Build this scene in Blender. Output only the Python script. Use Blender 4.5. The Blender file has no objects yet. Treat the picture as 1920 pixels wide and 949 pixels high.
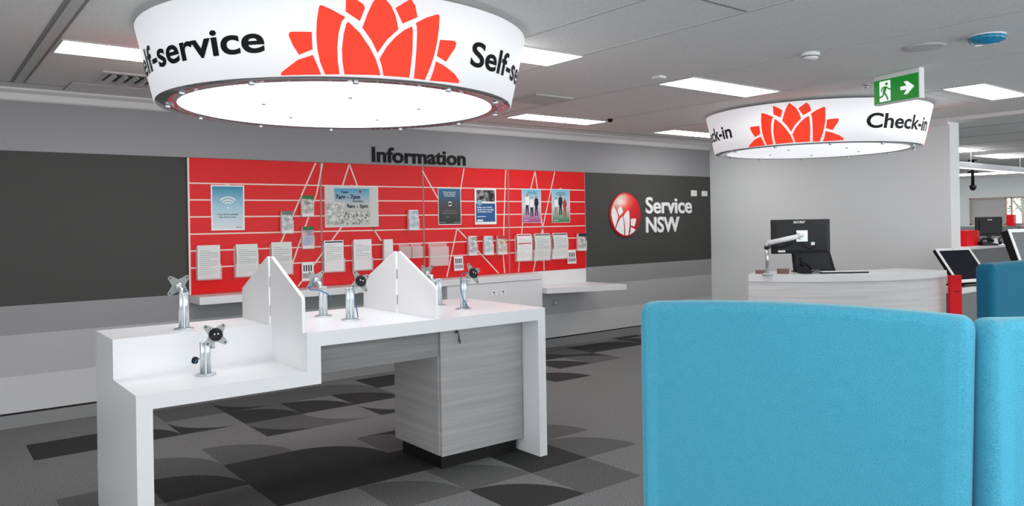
import bpy, bmesh, math, random
from mathutils import Vector, Matrix
random.seed(7)
S = bpy.context.scene
COL = S.collection

# ------------------------------------------------------------------ camera
F_PX, CX, CY, YAW, ROLL, CAM_H = 1439.6, 960.0, 417.1, 0.6656, -0.0163, 1.5
fw = Vector((math.sin(YAW), math.cos(YAW), 0))
rt = Vector((math.cos(YAW), -math.sin(YAW), 0))
up = rt.cross(fw)
r2 = rt*math.cos(ROLL) + up*math.sin(ROLL)
u2 = -rt*math.sin(ROLL) + up*math.cos(ROLL)
cd = bpy.data.cameras.new('camera')
cam = bpy.data.objects.new('camera', cd)
COL.objects.link(cam)
m = Matrix.Identity(4)
for i in range(3):
    m[i][0] = r2[i]; m[i][1] = u2[i]; m[i][2] = -fw[i]
m[2][3] = CAM_H
cam.matrix_world = m
cd.sensor_width = 36
cd.lens = F_PX/1920*36
cd.shift_y = -(474.5-CY)/1920
cd.clip_start = 0.05
S.camera = cam

# ------------------------------------------------------------------ world, light, exposure
W_STRENGTH = 2.6
PANEL_E = 9
DISC_E = 2.3
SKIRT_E = 0.36
wd = bpy.data.worlds.new('world'); S.world = wd; wd.use_nodes = True
bg = wd.node_tree.nodes['Background']
bg.inputs[0].default_value = (0.93, 0.97, 1.0, 1); bg.inputs[1].default_value = W_STRENGTH
S.view_settings.view_transform = 'Standard'
S.view_settings.look = 'None'
S.view_settings.gamma = 1
S.view_settings.exposure = 0.20
S.view_settings.use_curve_mapping = False

# ------------------------------------------------------------------ materials
def lin(c):
    c = c/255
    return c/12.92 if c <= .04045 else ((c+.055)/1.055)**2.4
def rgb(r, g, b): return (lin(r), lin(g), lin(b), 1)
def mat(name, col, rough=.6, metal=0, emit=None, es=0, spec=.5, trans=0, sheen=0, coat=0, ior=1.45):
    M = bpy.data.materials.new(name); M.use_nodes = True
    b = M.node_tree.nodes['Principled BSDF']
    b.inputs['Base Color'].default_value = col
    b.inputs['Roughness'].default_value = rough
    b.inputs['Metallic'].default_value = metal
    b.inputs['Specular IOR Level'].default_value = spec
    b.inputs['Transmission Weight'].default_value = trans
    b.inputs['IOR'].default_value = ior
    b.inputs['Sheen Weight'].default_value = sheen
    b.inputs['Coat Weight'].default_value = coat
    if emit:
        b.inputs['Emission Color'].default_value = emit
        b.inputs['Emission Strength'].default_value = es
    return M
def NT(M): return M.node_tree, M.node_tree.nodes, M.node_tree.links, M.node_tree.nodes['Principled BSDF']
def noise_mix(M, c1, c2, scale=(8, 8, 8), detail=4, lo=.35, hi=.65, bump=0, bscale=None):
    t, n, l, b = NT(M)
    tc = n.new('ShaderNodeTexCoord'); mp = n.new('ShaderNodeMapping'); mp.inputs['Scale'].default_value = scale
    nz = n.new('ShaderNodeTexNoise'); nz.inputs['Scale'].default_value = 1; nz.inputs['Detail'].default_value = detail
    cr = n.new('ShaderNodeValToRGB'); cr.color_ramp.elements[0].position = lo; cr.color_ramp.elements[1].position = hi
    cr.color_ramp.elements[0].color = c1; cr.color_ramp.elements[1].color = c2
    l.new(tc.outputs['Object'], mp.inputs[0]); l.new(mp.outputs[0], nz.inputs['Vector'])
    l.new(nz.outputs[0], cr.inputs[0]); l.new(cr.outputs[0], b.inputs['Base Color'])
    if bump:
        bp = n.new('ShaderNodeBump'); bp.inputs['Strength'].default_value = bump; bp.inputs['Distance'].default_value = .002
        l.new(nz.outputs[0], bp.inputs['Height']); l.new(bp.outputs[0], b.inputs['Normal'])
    return M

M_white = mat('white_solid_surface', rgb(235, 235, 236), .32)
M_whitematte = mat('white_matte', rgb(232, 233, 235), .5)
M_divider = mat('frosted_acrylic', rgb(228, 226, 226), .25)
M_divedge = mat('acrylic_edge', rgb(250, 250, 250), .2)
M_ceil = noise_mix(mat('ceiling_tile', rgb(190, 189, 187), .9), rgb(230, 229, 227), rgb(242, 241, 239), (60, 60, 60), 3, .3, .7)
M_grid = mat('ceiling_grid_metal', rgb(205, 205, 203), .5)
M_gridgap = mat('ceiling_shadow_gap', rgb(150, 147, 144), .8)
M_cornice = mat('cornice_paint', rgb(232, 231, 230), .6)
M_wallend = mat('white_wall_paint', rgb(238, 238, 238), .7)
M_wallgrey = mat('light_grey_wall_paint', rgb(238, 242, 242), .8)
M_red = mat('red_slatwall_gloss', rgb(226, 10, 16), .3, spec=.3)
M_strip = mat('slat_insert', rgb(238, 215, 205), .35)
M_jointm = mat('joint_channel', rgb(170, 120, 115), .35)
M_steel = mat('brushed_steel', rgb(205, 212, 214), .28, .75)
M_steel2 = mat('grey_plate_steel', rgb(168, 172, 170), .35, .5)
M_chrome = mat('chrome', rgb(220, 222, 224), .1, 1)
M_black = mat('black_plastic', rgb(20, 20, 22), .4, spec=.3)
M_blackkick = mat('black_kickboard', rgb(12, 10, 11), .6)
M_dgrey = mat('dark_grey_plastic', rgb(44, 44, 46), .5, spec=.3)
M_mgrey = mat('mid_grey_plastic', rgb(120, 122, 124), .45)
M_bluecable = mat('blue_cable', rgb(38, 105, 150), .35)
M_redflat = mat('red_laminate', rgb(232, 6, 26), .5, spec=.25)
M_orange = mat('orange_red_board', rgb(205, 70, 30), .5)
M_brown = mat('brown_card', rgb(132, 104, 98), .6)
M_text = mat('charcoal_lettering', rgb(26, 26, 28), .6, spec=.2)
M_white_letter = mat('white_letter_acrylic', rgb(250, 250, 250), .3)
M_paper = mat('paper', rgb(226, 230, 226), .8)
M_paperw = mat('paper_white', rgb(246, 246, 246), .7)
M_ink = mat('paper_ink', rgb(120, 124, 124), .8)
M_inkd = mat('paper_ink_dark', rgb(36, 40, 60), .8)
M_inkred = mat('paper_ink_red', rgb(196, 60, 60), .8)
M_screen = mat('dark_screen', rgb(14, 16, 34), .12)
M_screeng = mat('grey_screen', rgb(120, 122, 124), .15)
M_clear = mat('clear_acrylic', (1, 1, 1, 1), .03, trans=1, ior=1.25)
M_clearthin = bpy.data.materials.new('clear_acrylic_sleeve'); M_clearthin.use_nodes = True
_n = M_clearthin.node_tree.nodes; _l = M_clearthin.node_tree.links
_b = _n['Principled BSDF']; _b.inputs['Base Color'].default_value = (1, .97, .97, 1); _b.inputs['Roughness'].default_value = .08
_b.inputs['Alpha'].default_value = .22
M_ring = mat('polished_grey_ring', rgb(150, 148, 148), .06, .55)
M_disc2 = mat('opal_diffuser_dim', rgb(240, 240, 245), .4, emit=(.93, .95, 1, 1), es=.62)
M_drum = mat('translucent_skirt_fabric', rgb(236, 236, 238), .7, emit=(.95, .96, 1, 1), es=SKIRT_E)
M_petal = mat('backlit_red_petal_print', rgb(232, 46, 22), .55, emit=rgb(245, 70, 36), es=.36)
M_disc = mat('opal_diffuser', rgb(240, 240, 245), .4, emit=(.93, .95, 1, 1), es=DISC_E)
M_panel = mat('light_panel_diffuser', rgb(250, 250, 250), .5, emit=(1, .985, .96, 1), es=PANEL_E)
M_bright = mat('white_window_light', rgb(250, 250, 250), .5, emit=(1, 1, 1, 1), es=1.3)
M_green = mat('exit_green', rgb(12, 140, 40), .4, emit=rgb(12, 150, 40), es=.25)
M_exitw = mat('exit_white', rgb(240, 250, 245), .4, emit=(1, 1, 1, 1), es=.45)
M_smokeblue = mat('blue_dust_cover', rgb(24, 140, 185), .25, coat=.5)
M_leaf = mat('dark_foliage', rgb(90, 100, 84), .7)
M_key = mat('key_metal', rgb(90, 90, 92), .4, .8)
M_logo = None

def wood(name, c1, c2, rough=.55, horizontal=True):
    sc = (1.5, 1.5, 38) if horizontal else (38, 38, 1.5)
    return noise_mix(mat(name, c1, rough), c1, c2, sc, 6, .3, .72)
M_wood = wood('grey_woodgrain_laminate', rgb(164, 162, 162), rgb(184, 182, 181))
M_woodl = wood('pale_woodgrain_laminate', rgb(216, 214, 214), rgb(234, 232, 232))
M_woodd = wood('dark_woodgrain_laminate', rgb(128, 127, 127), rgb(156, 155, 155))

def fabric(name, c1, c2, sheen=.6):
    M = mat(name, c1, .85, sheen=sheen, spec=.2)
    t, n, l, b = NT(M)
    b.inputs['Sheen Roughness'].default_value = .45
    b.inputs['Sheen Tint'].default_value = rgb(200, 225, 225)
    tc = n.new('ShaderNodeTexCoord')
    a = n.new('ShaderNodeTexNoise'); a.inputs['Scale'].default_value = 230; a.inputs['Detail'].default_value = 2
    c = n.new('ShaderNodeTexNoise'); c.inputs['Scale'].default_value = 25; c.inputs['Detail'].default_value = 3
    ad = n.new('ShaderNodeMath'); ad.operation = 'MULTIPLY_ADD'; ad.inputs[1].default_value = .86
    m2 = n.new('ShaderNodeMath'); m2.operation = 'MULTIPLY'; m2.inputs[1].default_value = .14
    cr = n.new('ShaderNodeValToRGB'); cr.color_ramp.elements[0].position = .32; cr.color_ramp.elements[1].position = .68
    cr.color_ramp.elements[0].color = c1; cr.color_ramp.elements[1].color = c2
    l.new(tc.outputs['Object'], a.inputs['Vector']); l.new(tc.outputs['Object'], c.inputs['Vector'])
    l.new(c.outputs[0], m2.inputs[0]); l.new(a.outputs[0], ad.inputs[0]); l.new(m2.outputs[0], ad.inputs[2])
    l.new(ad.outputs[0], cr.inputs[0]); l.new(cr.outputs[0], b.inputs['Base Color'])
    bp = n.new('ShaderNodeBump'); bp.inputs['Strength'].default_value = .25; bp.inputs['Distance'].default_value = .001
    l.new(a.outputs[0], bp.inputs['Height']); l.new(bp.outputs[0], b.inputs['Normal'])
    return M
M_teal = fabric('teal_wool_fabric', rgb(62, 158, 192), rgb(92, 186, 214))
M_tealshade = fabric('shaded_teal_wool_fabric', rgb(20, 98, 130), rgb(34, 118, 150), .25)  # darker copy of the teal fabric, the rear seat's shade put into its colour

# back wall paint: real horizontal colour bands
def banded(name, stops):
    M = mat(name, rgb(150, 150, 150), .7)
    t, n, l, b = NT(M)
    tc = n.new('ShaderNodeTexCoord'); sp = n.new('ShaderNodeSeparateXYZ'); dv = n.new('ShaderNodeMath'); dv.operation = 'DIVIDE'; dv.inputs[1].default_value = 3.0
    cr = n.new('ShaderNodeValToRGB'); cr.color_ramp.interpolation = 'CONSTANT'
    els = cr.color_ramp.elements
    els[0].position = 0; els[0].color = stops[0][1]
    els[1].position = stops[1][0]/3; els[1].color = stops[1][1]
    for z, c in stops[2:]:
        e = els.new(z/3); e.color = c
    l.new(tc.outputs['Object'], sp.inputs[0]); l.new(sp.outputs[2], dv.inputs[0]); l.new(dv.outputs[0], cr.inputs[0]); l.new(cr.outputs[0], b.inputs['Base Color'])
    return M
M_wallband = banded('painted_band_wall', [(0, rgb(206, 206, 206)), (.384, rgb(184, 184, 185)), (.70, rgb(154, 154, 155)), (.917, rgb(68, 68, 66)), (2.105, rgb(156, 156, 158))])

# carpet tiles: quarter circle crescents, tones held per tile
def carpet():
    M = mat('carpet_tiles', rgb(90, 90, 90), .95, spec=.1)
    t, n, l, b = NT(M)
    uv = n.new('ShaderNodeUVMap'); uv.uv_map = 'tile'
    ln = n.new('ShaderNodeVectorMath'); ln.operation = 'LENGTH'
    lt = n.new('ShaderNodeMath'); lt.operation = 'LESS_THAN'; lt.inputs[1].default_value = 1.0
    at = n.new('ShaderNodeAttribute'); at.attribute_name = 'tone'
    sp = n.new('ShaderNodeSeparateColor')
    mx = n.new('ShaderNodeMix'); mx.data_type = 'FLOAT'
    l.new(uv.outputs[0], ln.inputs[0]); l.new(ln.outputs['Value'], lt.inputs[0])
    l.new(at.outputs['Color'], sp.inputs[0]); l.new(lt.outputs[0], mx.inputs['Factor'])
    l.new(sp.outputs[1], mx.inputs['A']); l.new(sp.outputs[0], mx.inputs['B'])
    tc = n.new('ShaderNodeTexCoord'); nz = n.new('ShaderNodeTexNoise'); nz.inputs['Scale'].default_value = 150; nz.inputs['Detail'].default_value = 3
    mr = n.new('ShaderNodeMapRange'); mr.inputs['From Min'].default_value = .3; mr.inputs['From Max'].default_value = .7
    mr.inputs['To Min'].default_value = .4; mr.inputs['To Max'].default_value = 1.6
    mu = n.new('ShaderNodeMath'); mu.operation = 'MULTIPLY'
    l.new(tc.outputs['Object'], nz.inputs['Vector']); l.new(nz.outputs[0], mr.inputs[0])
    l.new(mx.outputs['Result'], mu.inputs[0]); l.new(mr.outputs[0], mu.inputs[1])
    cb = n.new('ShaderNodeCombineColor')
    l.new(mu.outputs[0], cb.inputs[0]); l.new(mu.outputs[0], cb.inputs[1]); l.new(mu.outputs[0], cb.inputs[2])
    l.new(cb.outputs[0], b.inputs['Base Color'])
    bp = n.new('ShaderNodeBump'); bp.inputs['Strength'].default_value = .5; bp.inputs['Distance'].default_value = .003
    l.new(nz.outputs[0], bp.inputs['Height']); l.new(bp.outputs[0], b.inputs['Normal'])
    return M

# ------------------------------------------------------------------ mesh helpers
def BM(): return bmesh.new()
def box(bm, x0, y0, z0, x1, y1, z1, mi=0, M=None):
    vs = [bm.verts.new((x, y, z)) for z in (z0, z1) for y in (y0, y1) for x in (x0, x1)]
    if M is not None:
        for v in vs: v.co = M @ v.co
    for f in ((0, 2, 3, 1), (4, 5, 7, 6), (0, 1, 5, 4), (2, 6, 7, 3), (0, 4, 6, 2), (1, 3, 7, 5)):
        fc = bm.faces.new([vs[i] for i in f]); fc.material_index = mi
    return vs
def prism(bm, pts, depth, M=None, mi=0):
    """polygon pts (u,v) in local XZ plane, thickness along +Y"""
    a = [bm.verts.new((u, 0, v)) for u, v in pts]; b = [bm.verts.new((u, depth, v)) for u, v in pts]
    if M is not None:
        for v in a+b: v.co = M @ v.co
    n = len(pts); fs = [bm.faces.new(a), bm.faces.new(b[::-1])]
    for i in range(n): fs.append(bm.faces.new((a[i], b[i], b[(i+1) % n], a[(i+1) % n])))
    for f in fs: f.material_index = mi
def vprism(bm, pts, z0, z1, mi=0):
    a = [bm.verts.new((x, y, z0)) for x, y in pts]; b = [bm.verts.new((x, y, z1)) for x, y in pts]
    n = len(pts); fs = [bm.faces.new(a[::-1]), bm.faces.new(b)]
    for i in range(n): fs.append(bm.faces.new((a[i], a[(i+1) % n], b[(i+1) % n], b[i])))
    for f in fs: f.material_index = mi
def lathe(bm, prof, seg=48, M=None, mi=0, closed=False):
    rings = []
    for r, z in prof:
        if r < 1e-6:
            v = bm.verts.new((0, 0, z)); rings.append([v])
        else: rings.append([bm.verts.new((r*math.cos(2*math.pi*i/seg), r*math.sin(2*math.pi*i/seg), z)) for i in range(seg)])
    if M is not None:
        for R in rings:
            for v in R: v.co = M @ v.co
    pairs = list(zip(rings, rings[1:])) + ([(rings[-1], rings[0])] if closed else [])
    for A, B in pairs:
        for i in range(seg):
            j = (i+1) % seg
            if len(A) == 1 and len(B) == 1: continue
            if len(A) == 1: f = bm.faces.new((A[0], B[j], B[i]))
            elif len(B) == 1: f = bm.faces.new((A[i], A[j], B[0]))
            else: f = bm.faces.new((A[i], A[j], B[j], B[i]))
            f.material_index = mi; f.smooth = True
def cyl(bm, p0, p1, r, seg=20, mi=0, r1=None):
    p0 = Vector(p0); p1 = Vector(p1); d = p1-p0; L = d.length
    M = Matrix.Translation(p0) @ d.to_track_quat('Z', 'Y').to_matrix().to_4x4()
    r1 = r if r1 is None else r1
    lathe(bm, [(0, 0), (r, 0), (r1, L), (0, L)], seg, M, mi)
def tube(bm, pts, r, seg=8, mi=0):
    pts = [Vector(p) for p in pts]
    # catmull-rom resample
    out = []
    for i in range(len(pts)-1):
        p0 = pts[max(i-1, 0)]; p1 = pts[i]; p2 = pts[i+1]; p3 = pts[min(i+2, len(pts)-1)]
        for k in range(6):
            t = k/6
            out.append(.5*((2*p1)+(-p0+p2)*t+(2*p0-5*p1+4*p2-p3)*t*t+(-p0+3*p1-3*p2+p3)*t**3))
    out.append(pts[-1]); rings = []
    for i, p in enumerate(out):
        d = (out[min(i+1, len(out)-1)]-out[max(i-1, 0)]).normalized()
        q = d.to_track_quat('Z', 'Y')
        rings.append([bm.verts.new(p+q @ Vector((r*math.cos(2*math.pi*k/seg), r*math.sin(2*math.pi*k/seg), 0))) for k in range(seg)])
    for A, B in zip(rings, rings[1:]):
        for i in range(seg):
            f = bm.faces.new((A[i], A[(i+1) % seg], B[(i+1) % seg], B[i])); f.smooth = True; f.material_index = mi
    bm.faces.new(rings[0][::-1]).material_index = mi; bm.faces.new(rings[-1]).material_index = mi
def obj(name, bm, mats, parent=None, bevel=0, seg=2, normals=True):
    if normals: bmesh.ops.recalc_face_normals(bm, faces=bm.faces[:])
    me = bpy.data.meshes.new(name); bm.to_mesh(me); bm.free()
    for mm in (mats if isinstance(mats, (list, tuple)) else [mats]): me.materials.append(mm)
    o = bpy.data.objects.new(name, me); COL.objects.link(o)
    if parent:
        o.parent = parent
    if bevel:
        b = o.modifiers.new('bevel', 'BEVEL'); b.width = bevel; b.segments = seg; b.limit_method = 'ANGLE'; b.angle_limit = math.radians(40)
    return o
def tag(o, label, cat, group=None, kind=None):
    o['label'] = label; o['category'] = cat
    if group: o['group'] = group
    if kind: o['kind'] = kind
    return o
def thing(name, label, cat, loc=(0, 0, 0), rz=0, group=None):
    o = bpy.data.objects.new(name, None); COL.objects.link(o); o.location = loc; o.rotation_euler = (0, 0, rz)
    o.empty_display_size = .1
    return tag(o, label, cat, group)
def struct(name, bm, mats, parent=None, bevel=0):
    o = obj(name, bm, mats, parent, bevel)
    if not parent: o['kind'] = 'structure'
    return o
def dup(root, loc=None, rz=None, label=None, group=None):
    r = root.copy(); COL.objects.link(r)
    if loc is not None: r.location = loc
    if rz is not None: r.rotation_euler = (0, 0, rz)
    if label: r['label'] = label
    if group: r['group'] = group
    for ch in list(root.children):
        c = ch.copy(); COL.objects.link(c); c.parent = r
        for g in list(ch.children):
            d = g.copy(); COL.objects.link(d); d.parent = c
    return r
def text_bm(s, size, bold=.0, extrude=0, spacing=1.0):
    """mesh of a text in XY plane, left-bottom at origin; returns bmesh and width"""
    cu = bpy.data.curves.new('t', 'FONT'); cu.body = s; cu.size = size; cu.offset = bold; cu.extrude = extrude; cu.space_character = spacing
    cu.resolution_u = 6
    o = bpy.data.objects.new('t', cu); COL.objects.link(o)
    dg = bpy.context.evaluated_depsgraph_get(); dg.update()
    me = bpy.data.meshes.new_from_object(o.evaluated_get(dg))
    bm = bmesh.new(); bm.from_mesh(me)
    bpy.data.objects.remove(o); bpy.data.curves.remove(cu); bpy.data.meshes.remove(me)
    xs = [v.co.x for v in bm.verts]; x0 = min(xs); w = max(xs)-x0
    for v in bm.verts: v.co.x -= x0
    return bm, w
def fit_text(s, w, h, bold, extrude, capfrac=.73):
    """text scaled to width w and cap height h"""
    bm, w0 = text_bm(s, 1.0, bold, 0)
    ys = [v.co.y for v in bm.verts if v.co.y > 0]
    sx = w/w0; sy = h/max(ys)
    for v in bm.verts: v.co.x *= sx; v.co.y *= sy
    for f in bm.faces: f.smooth = False
    if extrude:
        r = bmesh.ops.extrude_face_region(bm, geom=bm.faces[:])
        for v in [g for g in r['geom'] if isinstance(g, bmesh.types.BMVert)]: v.co.z += extrude
        for f in bm.faces: f.smooth = False
    return bm
WALL = Matrix(((1, 0, 0, 0), (0, 0, -1, 0), (0, 1, 0, 0), (0, 0, 0, 1)))   # XY text -> upright, facing -Y

YW = 6.953           # back wall face
ZC = 2.58            # ceiling
XR = 9.11            # grey side wall face

# ------------------------------------------------------------------ structure
# floor, tile by tile
TX, TY, X0, Y0 = .4571, .4625, .62, 3.09
L_, M_, D_ = .200, .120, .046
cells = {(4, 0): (D_, L_, 0), (5, 0): (M_, M_, 0), (3, 0): (L_, L_, 0), (6, 0): (L_, L_, 0),
 (3, 1): (M_, L_, 0), (4, 1): (M_, L_, 0), (5, 1): (D_, D_, 0), (6, 1): (M_, L_, 0), (7, 1): (L_, L_, 0),
 (1, 2): (M_, M_, 0), (2, 2): (D_, D_, 0), (3, 2): (D_, D_, 0), (4, 2): (D_, D_, 0), (5, 2): (M_, M_, 0), (6, 2): (M_, L_, 0), (7, 2): (L_, L_, 0),
 (0, 3): (M_, M_, 0), (1, 3): (D_, M_, 0), (2, 3): (D_, D_, 0), (3, 3): (D_, L_, 0), (4, 3): (M_, D_, 0), (5, 3): (L_, L_, 0),
 (0, 4): (L_, L_, 0), (1, 4): (M_, L_, 0), (2, 4): (M_, L_, 0), (3, 4): (L_, L_, 0), (4, 4): (L_, L_, 0),
 (2, 5): (L_, L_, 0), (3, 5): (M_, D_, 2), (4, 5): (L_, M_, 2), (5, 5): (L_, D_, 2), (6, 5): (L_, L_, 0),
 (0, 6): (D_, D_, 0), (1, 6): (D_, L_, 0), (2, 6): (L_, D_, 2), (3, 6): (D_, M_, 0), (4, 6): (D_, L_, 0), (5, 6): (D_, M_, 0),
 (2, 7): (M_, M_, 0), (3, 7): (M_, D_, 2), (4, 7): (M_, M_, 0), (5, 7): (M_, L_, 0), (6, 7): (D_, D_, 0),
 (9, 5): (D_, L_, 0), (10, 5): (L_, L_, 0), (11, 5): (L_, L_, 0), (10, 6): (D_, L_, 0), (11, 6): (M_, D_, 0), (9, 6): (L_, M_, 2), (12, 6): (L_, L_, 0),
 (10, 7): (D_, D_, 0), (11, 7): (M_, D_, 2), (12, 7): (D_, D_, 0), (13, 7): (D_, M_, 0), (9, 7): (D_, M_, 0)}
rnd = random.Random(3)
bm = BM(); uvl = bm.loops.layers.uv.new('tile'); cl = bm.loops.layers.float_color.new('tone')
for i in range(-10, 55):
    for j in range(-14, 20):
        if i < 14 and -2 <= j <= 8 and i >= -4:
            a, b_, o_ = cells.get((i, j), (L_, L_, 0))
        else:
            q = rnd.random()
            a, b_, o_ = ((D_, L_, 0) if q < .12 else (M_, L_, 2) if q < .25 else (D_, D_, 0) if q < .33 else (M_, M_, 0) if q < .45 else (L_, L_, 0))
        x = X0+TX*i; y = Y0+TY*j
        vs = [bm.verts.new((x+TX*u, y+TY*v, 0)) for u, v in ((0, 0), (1, 0), (1, 1), (0, 1))]
        f = bm.faces.new(vs)
        for lp, (u, v) in zip(f.loops, ((0, 0), (1, 0), (1, 1), (0, 1))):
            if o_ == 2: u, v = 1-u, 1-v
            lp[uvl].uv = (u, v); lp[cl] = (a, b_, 0, 1)
bmesh.ops.remove_doubles(bm, verts=bm.verts[:], dist=1e-4)
struct('floor', bm, carpet())
# ceiling slab
bm = BM(); box(bm, -4, -3.4, ZC, 26, 13, ZC+.1)
struct('ceiling', bm, M_ceil)
# ceiling grid strips
trimn = [0]
def trim(x0, y0, x1, y1, m_, t=.006, z=ZC):
    trimn[0] += 1
    bm = BM(); box(bm, x0, y0, z-t, x1, y1, z+.001)
    return struct('trim_%d' % trimn[0], bm, m_)
trim(.585, -3.4, .61, 6.6, M_gridgap, .004); trim(.61, -3.4, .66, 6.6, M_grid, .010); trim(.66, -3.4, .68, 6.6, M_gridgap, .004)
for X in (-.55, -1.75, 2.25, 2.84, 3.45, 4.645, 5.85, 7.03, 8.2):
    y1 = 6.6 if X not in (2.25,) else 1
    trim(X-.009, -3.4, X+.003, y1, M_grid, .004); trim(X+.003, -3.4, X+.009, y1, M_gridgap, .003)
trim(-3.88, 6.60, 9.11, 6.614, M_gridgap, .003)
trim(2.84, 2.37, 3.44, 2.385, M_gridgap, .003)
trim(7.04, 3.05, 8.19, 3.06, M_grid, .003)
for X in (10.3, 11.5, 12.7, 13.9, 15.1, 16.3, 17.5, 18.7, 19.9): trim(X, -3.4, X+.015, 12.9, M_gridgap, .003)

# back wall with painted bands
bm = BM(); box(bm, -4, 2.6, 0, -3.88, YW, ZC); box(bm, -4, -3.4, 0, -3.88, 2.6, .12); box(bm, -4, -3.4, 2.46, -3.88, 2.6, ZC)
struct('wall_left_added', bm, M_wallgrey)  # unseen wall, added to block side light, with an opening left for daylight
bm = BM(); box(bm, -4, YW, 0, XR, YW+.12, ZC)
struct('wall_back', bm, M_wallband)
bm = BM(); box(bm, XR, 3.70, 0, XR+.24, YW+.12, ZC, 0)
wr = struct('wall_right', bm, [M_wallgrey, M_wallend])
for p in wr.data.polygons:
    if p.normal.y < -.5: p.material_index = 1
bm = BM(); box(bm, -3.88, YW-.02, 0, XR, YW, .098)
struct('baseboard_back', bm, mat('grey_skirting', rgb(140, 140, 140), .5))
bm = BM(); box(bm, -3.88, YW-.004, .098, XR, YW, .112)
struct('trim_60', bm, M_blackkick)
bm = BM()
prism(bm, [(0, 2.49), (0, 2.58), (-.10, 2.58), (-.10, 2.565), (-.05, 2.545), (-.03, 2.50), (-.015, 2.49)], 12.98, Matrix(((0, 1, 0, -3.88), (1, 0, 0, YW), (0, 0, 1, 0), (0, 0, 0, 1))))
struct('trim_61', bm, M_cornice)
bm = BM(); box(bm, XR-.05, 3.70, 2.51, XR, YW, ZC); struct('trim_62', bm, M_cornice)
bm = BM(); box(bm, XR-.04, -3.4, 2.54, XR+.28, 3.70, ZC); struct('trim_63', bm, M_cornice)
bm = BM(); box(bm, XR-.012, 3.72, 0, XR, YW, .10); struct('baseboard_right', bm, M_wallend)

# far wall of the hall with a window opening
XF = 25.0
bm = BM()
wy0, wy1, wz0, wz1 = 6.6, 9.62, 1.20, 2.0
box(bm, XF, -3.4, 0, XF+.15, 13, wz0); box(bm, XF, -3.4, wz1, XF+.15, 13, ZC)
box(bm, XF, wy1, wz0, XF+.15, 13, wz1); box(bm, XF, -3.4, wz0, XF+.15, wy0, wz1)
struct('wall_far', bm, M_wallgrey)
bm = BM(); box(bm, XR+.24, 12.8, 0, XF, 12.95, ZC); struct('wall_rear', bm, M_wallgrey)
bm = BM(); box(bm, XF-.03, -3.4, 0, XF, 13, 1.15); struct('trim_64', bm, mat('grey_dado_paint', rgb(150, 150, 155), .7))
wn = bpy.data.objects.new('window_1', None); COL.objects.link(wn); wn.location = (XF, (wy0+wy1)/2, wz0); wn['kind'] = 'structure'
bm = BM()
hw = (wy1-wy0)/2
box(bm, -.03, -hw, 0, .05, hw, .04); box(bm, -.03, -hw, .76, .05, hw, .8)
for yy in (-hw, -hw+1.0, .38, .52, hw-.04): box(bm, -.03, yy, 0, .05, yy+.04, .8)
obj('window_frame', bm, mat('timber_frame', rgb(190, 170, 155), .5), wn)
bm = BM(); box(bm, .02, .56, .04, .035, hw-.04, .76); obj('frosted_pane', bm, mat('frosted_glass', rgb(190, 190, 192), .4), wn)
bm = BM(); box(bm, .02, -hw+.04, .04, .026, .38, .76); obj('window_pane', bm, M_clearthin, wn)

# ------------------------------------------------------------------ information desk unit
dk = thing('service_desk', 'white stepped self-service desk with grey woodgrain cupboard under its taller right half', 'desk', (.79, 3.76, 0))
def P(o): return Vector((.79, 3.76, 0))
def local(bm, d=Vector((.79, 3.76, 0))):
    for v in bm.verts: v.co -= d
    return bm
T = .075
bm = BM()
box(bm, .79, 4.245, .948-T, 1.60, 4.69, .948)        # left rear top
box(bm, 1.60, 3.76, .948-T, 3.21, 4.245, .948); box(bm, 1.60, 4.245, .948-T, 3.21, 4.69, .948)
obj('worktop', local(bm), M_white, dk)
bm = BM(); box(bm, .79, 3.76, .678, 1.60, 4.245, .748)
obj('lower_worktop', local(bm), M_white, dk)
bm = BM(); box(bm, .862, 4.245, .679, 1.60, 4.29, .873); obj('riser_panel', local(bm), M_white, dk)
bm = BM(); box(bm, 1.60, 3.76, .678, 1.675, 4.69, .873); obj('step_panel', local(bm), M_white, dk)
bm = BM(); box(bm, .79, 3.76, 0, .86, 4.245, .678); obj('leg', local(bm), M_white, dk)
bm = BM(); box(bm, .79, 4.245, .0, .862, 4.69, .873); obj('leg', local(bm), M_white, dk)
bm = BM(); box(bm, 3.15, 3.76, 0, 3.21, 4.69, .873); obj('leg', local(bm), M_white, dk)
bm = BM(); box(bm, 1.675, 3.93, .697, 2.505, 3.948, .872); obj('modesty_panel', local(bm), M_woodd, dk)
bm = BM(); box(bm, 2.503, 3.938, .095, 3.149, 4.47, .872); cab = obj('cupboard', local(bm), M_wood, dk, .002)
bm = BM(); box(bm, 2.512, 3.918, .09, 3.138, 3.937, .868)
dr = obj('door', local(bm), M_wood, dk, .0015)
bm = BM(); box(bm, 2.54, 3.97, 0, 3.12, 4.44, .094); obj('kickboard', local(bm), M_blackkick, dk)
for x in (2.625, 2.605):
    bm = BM()
    cyl(bm, (x, 3.918, .835), (x, 3.908, .835), .009, 14); cyl(bm, (x, 3.908, .835), (x, 3.895, .835), .002, 8)
    box(bm, x-.004, 3.893, .832, x+.004, 3.896, .845)
    box(bm, x-.004+.004, 3.893, .775, x+.006, 3.895, .832)
    obj('lock', local(bm), M_key, dk); break
bm = BM(); tube(bm, [(2.625, 3.894, .83), (2.63, 3.89, .81), (2.635, 3.892, .785)], .0025); box(bm, 2.63, 3.890, .765, 2.642, 3.893, .79)
obj('key', local(bm), M_key, dk)

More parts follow.
